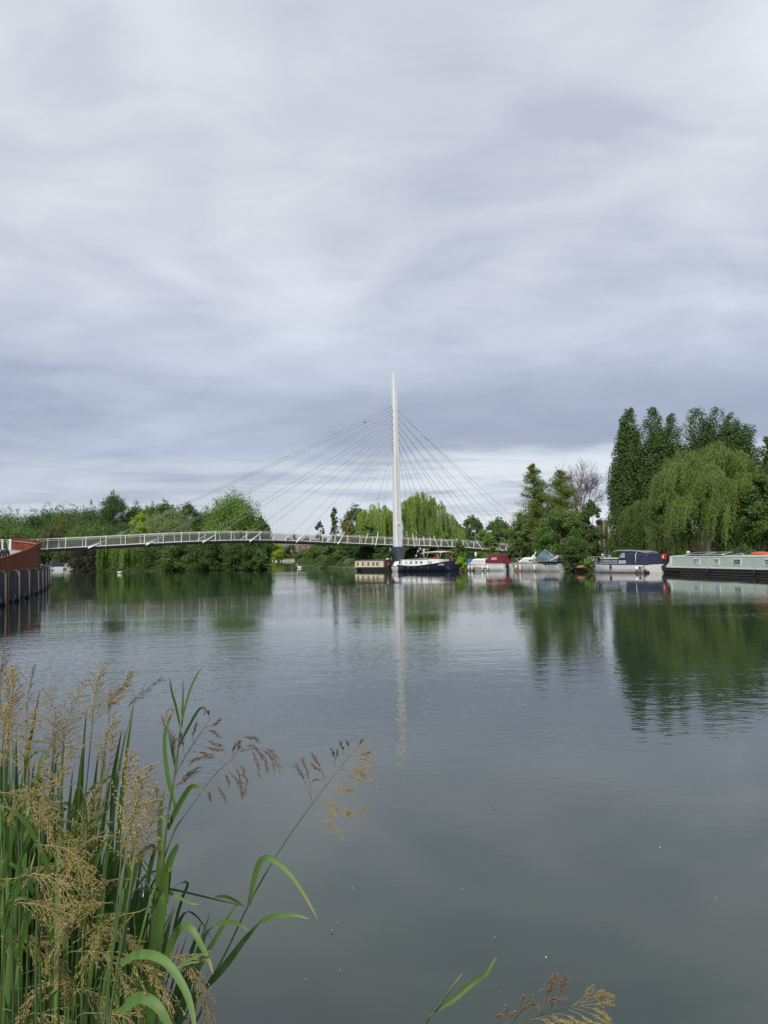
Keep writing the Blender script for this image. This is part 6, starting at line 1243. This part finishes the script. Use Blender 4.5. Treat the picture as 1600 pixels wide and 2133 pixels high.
SL = ['tallest golden seed head at the left edge of the photo', 'golden seed head second from the left edge, top level with the fender piles', 'thin grey-green stem with few grains rising above the golden heads', 'open golden seed head leaning left over the dark stem', 'wide feathery golden seed head in the middle of the left clump', 'upright tawny seed head, highest in the middle of the clump', 'slim tawny seed head leaning right, second from the right end of the clump top', 'long slim seed head leaning farthest right at the clump top', 'short yellowish seed head below the slim leaning ones', 'loose golden seed head in the second tier of the clump', 'broad golden seed head low at the left', 'pale golden seed head touching the left edge of the photo', 'large blurred tawny seed head closest to the camera', 'tawny spray leaning right beside the largest tawny head', 'greenish golden seed head just left of the largest tawny head', 'bushy golden seed head half-way down the left clump', 'sparse brown seed head highest of all at the left edge', 'drooping golden seed head over the dark blades', 'sparse brown seed head among the broad golden ones', 'small brown seed head with few grains behind the yellowish one']
for i, (tip, neck, root, D, sp, dr, gold) in enumerate(ST):
    t = thing('flowering_reed', SL[i], 'reed', at(root[0], 2300, D), 0, 'tall flowering reeds at the left foot of the photo')
    mid = ((neck[0]*.55+root[0]*.45), (neck[1]*.55+root[1]*.45)); pth = px_path([(root[0], 2300), root, mid, neck], D-.15, D, 5); g = GB(); g.stem(pth, .0030, .0014, 5); sub_at(t, g, 'stem', M_stem)
    n2 = (neck[0]+(mid[0]-neck[0])*.22+(neck[0]-tip[0])*.12, neck[1]+(neck[1]-tip[1])*.45); g = GB(); ax = px_path([n2, neck, ((neck[0]+tip[0])/2+2, (neck[1]+tip[1])/2), tip], D, D+.03, 5); panicle(g, ax, 1.0, sp*1.15, dr*1.8, 2.5 if gold else 1.2, .56 if gold else .42, wind=Vector((.55, 0, 0)), gs=1.15 if gold else .85); sub_at(t, g, 'seed_head', M_seed if gold else M_seed_b)
    for q in range(2 if D > 1.7 else 0):
        u = rr_.uniform(.2, .6); k = int(u*(len(pth)-1)); a = pth[k]; dx = rr_.choice([-1, 1])*rr_.uniform(.04, .14); h = rr_.uniform(.15, .32); g = GB(); g.rib([a+Vector((dx*(v**1.3), -.02*v, h*v-(.10*v*v*v))) for v in [j/7 for j in range(8)]], .011, fold=.3); sub_at(t, g, 'leaf', M_blade)
# drooping golden heads that cover the lower left
DR = [(60, 1700), (110, 1770), (30, 1830), (95, 1880), (160, 1900), (215, 1880), (50, 1960), (125, 1990), (185, 1980), (240, 1960), (300, 1985), (345, 1990), (20, 2060), (90, 2070), (160, 2060), (225, 2040), (30, 1740), (150, 1800), (10, 1900), (130, 1700), (200, 1780), (70, 2110), (10, 1990), (285, 1900), (255, 1830), (60, 1640), (0, 1650), (120, 1640), (175, 1850), (70, 1820), (260, 2000), (140, 2110), (215, 2110), (-20, 2100), (-20, 1800), (230, 1740), (40, 1880), (120, 1930), (0, 1950), (70, 2020), (170, 2110), (110, 1840), (200, 1930), (-10, 2030), (40, 2130), (130, 2050), (20, 1700), (90, 1760)]
DR = [q for k, q in enumerate(DR) if k % 3 != 1]
for i, (x, y) in enumerate(DR):
    D = 1.5+.45*rr_.random() if y > 1750 else 1.85; t = thing('flowering_reed', 'arching reed with a drooping golden seed head in the dense lower left clump', 'grass', at(x, 2350, D), 0, 'drooping golden reeds in the lower left clump')
    sx = rr_.choice([-1, 1, 1]); L = rr_.uniform(105, 165); hang = rr_.uniform(.35, 1.1)
    if (x, y) in ((300, 1985), (345, 1990), (260, 2000)): sx = 1; hang = 1.2
    p1 = (x-sx*rr_.uniform(20, 60), y+rr_.uniform(10, 40)); p0 = (p1[0]-sx*rr_.uniform(0, 30), 2380); g = GB(); g.stem(px_path([p0, ((p0[0]+p1[0])/2, (p0[1]+p1[1])/2+20), p1, (x, y)], D, D, 5), .0028, .0012, 5); sub_at(t, g, 'stem', M_stem)
    g = GB(); ax = px_path([(x, y), (x+sx*L*.35, y+L*.10*hang), (x+sx*L*.62, y+L*.5*hang), (x+sx*L*.72, y+L*.95*hang)], D, D-.05, 4); panicle(g, ax, .9, .5, 1.2, 1.6, .6, gs=1.15, wind=Vector((sx*.3, -.1, -.3))); sub_at(t, g, 'seed_head', rr_.choice([M_seed, M_seed, M_seed_g]))
BL = [(278, 1470, 250, 1700, 2.05), (262, 1518, 228, 1760, 2.05), (254, 1520, 236, 1640, 2.1), (178, 1516, 158, 1720, 2.2), (180, 1480, 168, 1700, 2.25), (115, 1525, 104, 1740, 2.2), (60, 1570, 66, 1760, 2.2), (10, 1490, 6, 1700, 2.3), (34, 1540, 40, 1720, 2.3), (222, 1570, 196, 1760, 2.1), (206, 1560, 190, 1740, 2.2), (152, 1600, 140, 1780, 2.1), (84, 1436, 48, 1640, 2.3), (6, 1372, -14, 1560, 2.3), (232, 1620, 205, 1800, 2.0), (290, 1700, 262, 1880, 1.9), (296, 1640, 240, 1850, 1.95), (130, 1560, 128, 1740, 2.15), (20, 1600, 24, 1780, 2.2)]
t = thing('leafy_reed', 'tall straight dark green reed leaves standing up between the golden heads', 'reed', at(150, 2350, 2.1))
for i, (x, y, xr, yr, D) in enumerate(BL):
    g = GB(); g.rib(px_path([(xr-(x-xr)*1.6, 2400), (xr-(x-xr)*.5, (yr+2150)/2), (xr, yr), ((x+xr)/2-2, (y+yr)/2), (x, y)], D, D, 5), .0135, fold=.45, tw=.5*(-1)**i); sub_at(t, g, 'leaf', M_blade_dark if i % 3 else M_blade)
# --- the mass of leaves behind them
for name, m, n, seed in (('grass_blades', M_blade, 240, 1), ('grass_blades', M_blade_dark, 560, 2), ('grass_blades', M_blade_pale, 26, 3)):
    rr2 = random.Random(seed); g = GB()
    for i in range(n):
        x0 = rr2.uniform(-160, 300)**1; D = rr2.uniform(2.0, 3.0) if m is not M_blade_pale else rr2.uniform(1.7, 2.1)
        lim = (1640+max(0, x0-40)*.8 if x0 > 40 else 1620)+abs(rr2.gauss(0, 1))*170
        if rr2.random() < .13: lim -= rr2.uniform(40, 150)
        x1 = x0+rr2.gauss(25, 42); xm = x0+(x1-x0)*.3; bend = rr2.random() < (.14 if m is not M_blade_pale else 0)
        pts = [(x0-10, 2420), (xm, (2420+lim)/2), (x1-(x1-xm)*.3, lim+60), (x1, lim)]
        if bend: s_ = rr2.choice([-1, 1]); pts += [(x1+s_*28, lim+8), (x1+s_*62, lim+60)]
        g.rib(px_path(pts, D, D+rr2.uniform(-.1, .15), 3), rr2.uniform(.007, .015), fold=.4, tw=rr2.uniform(-1.2, 1.2), side=Vector((rr2.uniform(.5, 1), rr2.uniform(-.6, .6), 0)))
    o = g.build(name, m); o['kind'] = 'stuff'; o['label'] = 'dense mass of long green grass blades on the near bank'
# --- stems at the bottom edge right of centre
t = thing('reed_shoot', 'forked green reed shoot entering from the bottom edge, right of centre', 'reed', at(870, 2250, 1.7))
g = GB(); g.stem(px_path([(872, 2200), (888, 2130), (907, 2105), (930, 2072), (962, 2030)], 1.68, 1.7, 4), .0032, .0022, 6); sub_at(t, g, 'stem', M_stem)
g = GB(); g.rib(px_path([(906, 2108), (945, 2082), (985, 2048), (1010, 2031), (1022, 2012), (1034, 1994)], 1.69, 1.74, 4), .012, fold=.5, base=.35); sub_at(t, g, 'leaf', M_blade)
t = thing('flowering_reed', 'reed with a forked tan seed head rising from the bottom edge right of centre', 'reed', at(1010, 2280, 1.6))
g = GB(); g.stem(px_path([(1030, 2230), (1075, 2140), (1100, 2122), (1150, 2108), (1185, 2098), (1215, 2086)], 1.6, 1.64, 4), .0018, .0008, 5); g.stem(px_path([(1040, 2200), (1062, 2140), (1088, 2104), (1104, 2080), (1130, 2060)], 1.6, 1.62, 4), .0016, .0008, 5); sub_at(t, g, 'stem', M_stem)
g = GB()
for b in ([(1100, 2082), (1125, 2064), (1150, 2054), (1164, 2048)], [(1135, 2070), (1142, 2052), (1148, 2040), (1155, 2030)], [(1128, 2112), (1134, 2082), (1144, 2060), (1152, 2038)], [(1158, 2104), (1166, 2076), (1172, 2052), (1178, 2040)], [(1106, 2086), (1118, 2092), (1122, 2100)], [(1162, 2086), (1150, 2082), (1176, 2080)], [(1062, 2140), (1080, 2112), (1096, 2100), (1106, 2092)], [(1088, 2100), (1086, 2090), (1090, 2078)], [(1022, 2136), (1034, 2120), (1042, 2114)], [(1056, 2120), (1054, 2108), (1055, 2098)], [(1146, 2106), (1150, 2096), (1146, 2086)], [(1050, 2138), (1064, 2118), (1072, 2110)]): sprig(g, px_path(b, 1.62, 1.6, 3), 1.1)
sub_at(t, g, 'seed_head', M_seed_b); g = GB()
for b in ([(1190, 2098), (1212, 2080), (1226, 2066), (1232, 2060)], [(1205, 2090), (1228, 2080), (1246, 2070), (1254, 2066)], [(1212, 2090), (1236, 2084), (1256, 2078), (1270, 2075)], [(1210, 2094), (1236, 2092), (1258, 2090), (1270, 2089)], [(1205, 2096), (1230, 2100), (1250, 2108), (1266, 2120)], [(1195, 2100), (1222, 2108), (1248, 2122), (1270, 2132)], [(1185, 2104), (1206, 2112), (1226, 2126), (1246, 2134)], [(1120, 2122), (1140, 2116), (1160, 2122), (1190, 2132)], [(1100, 2124), (1124, 2122), (1144, 2130), (1160, 2146)], [(1150, 2112), (1176, 2114), (1200, 2126), (1220, 2136)]): sprig(g, px_path(b, 1.62, 1.58, 3), 1.15)
sub_at(t, g, 'seed_head', M_seed)
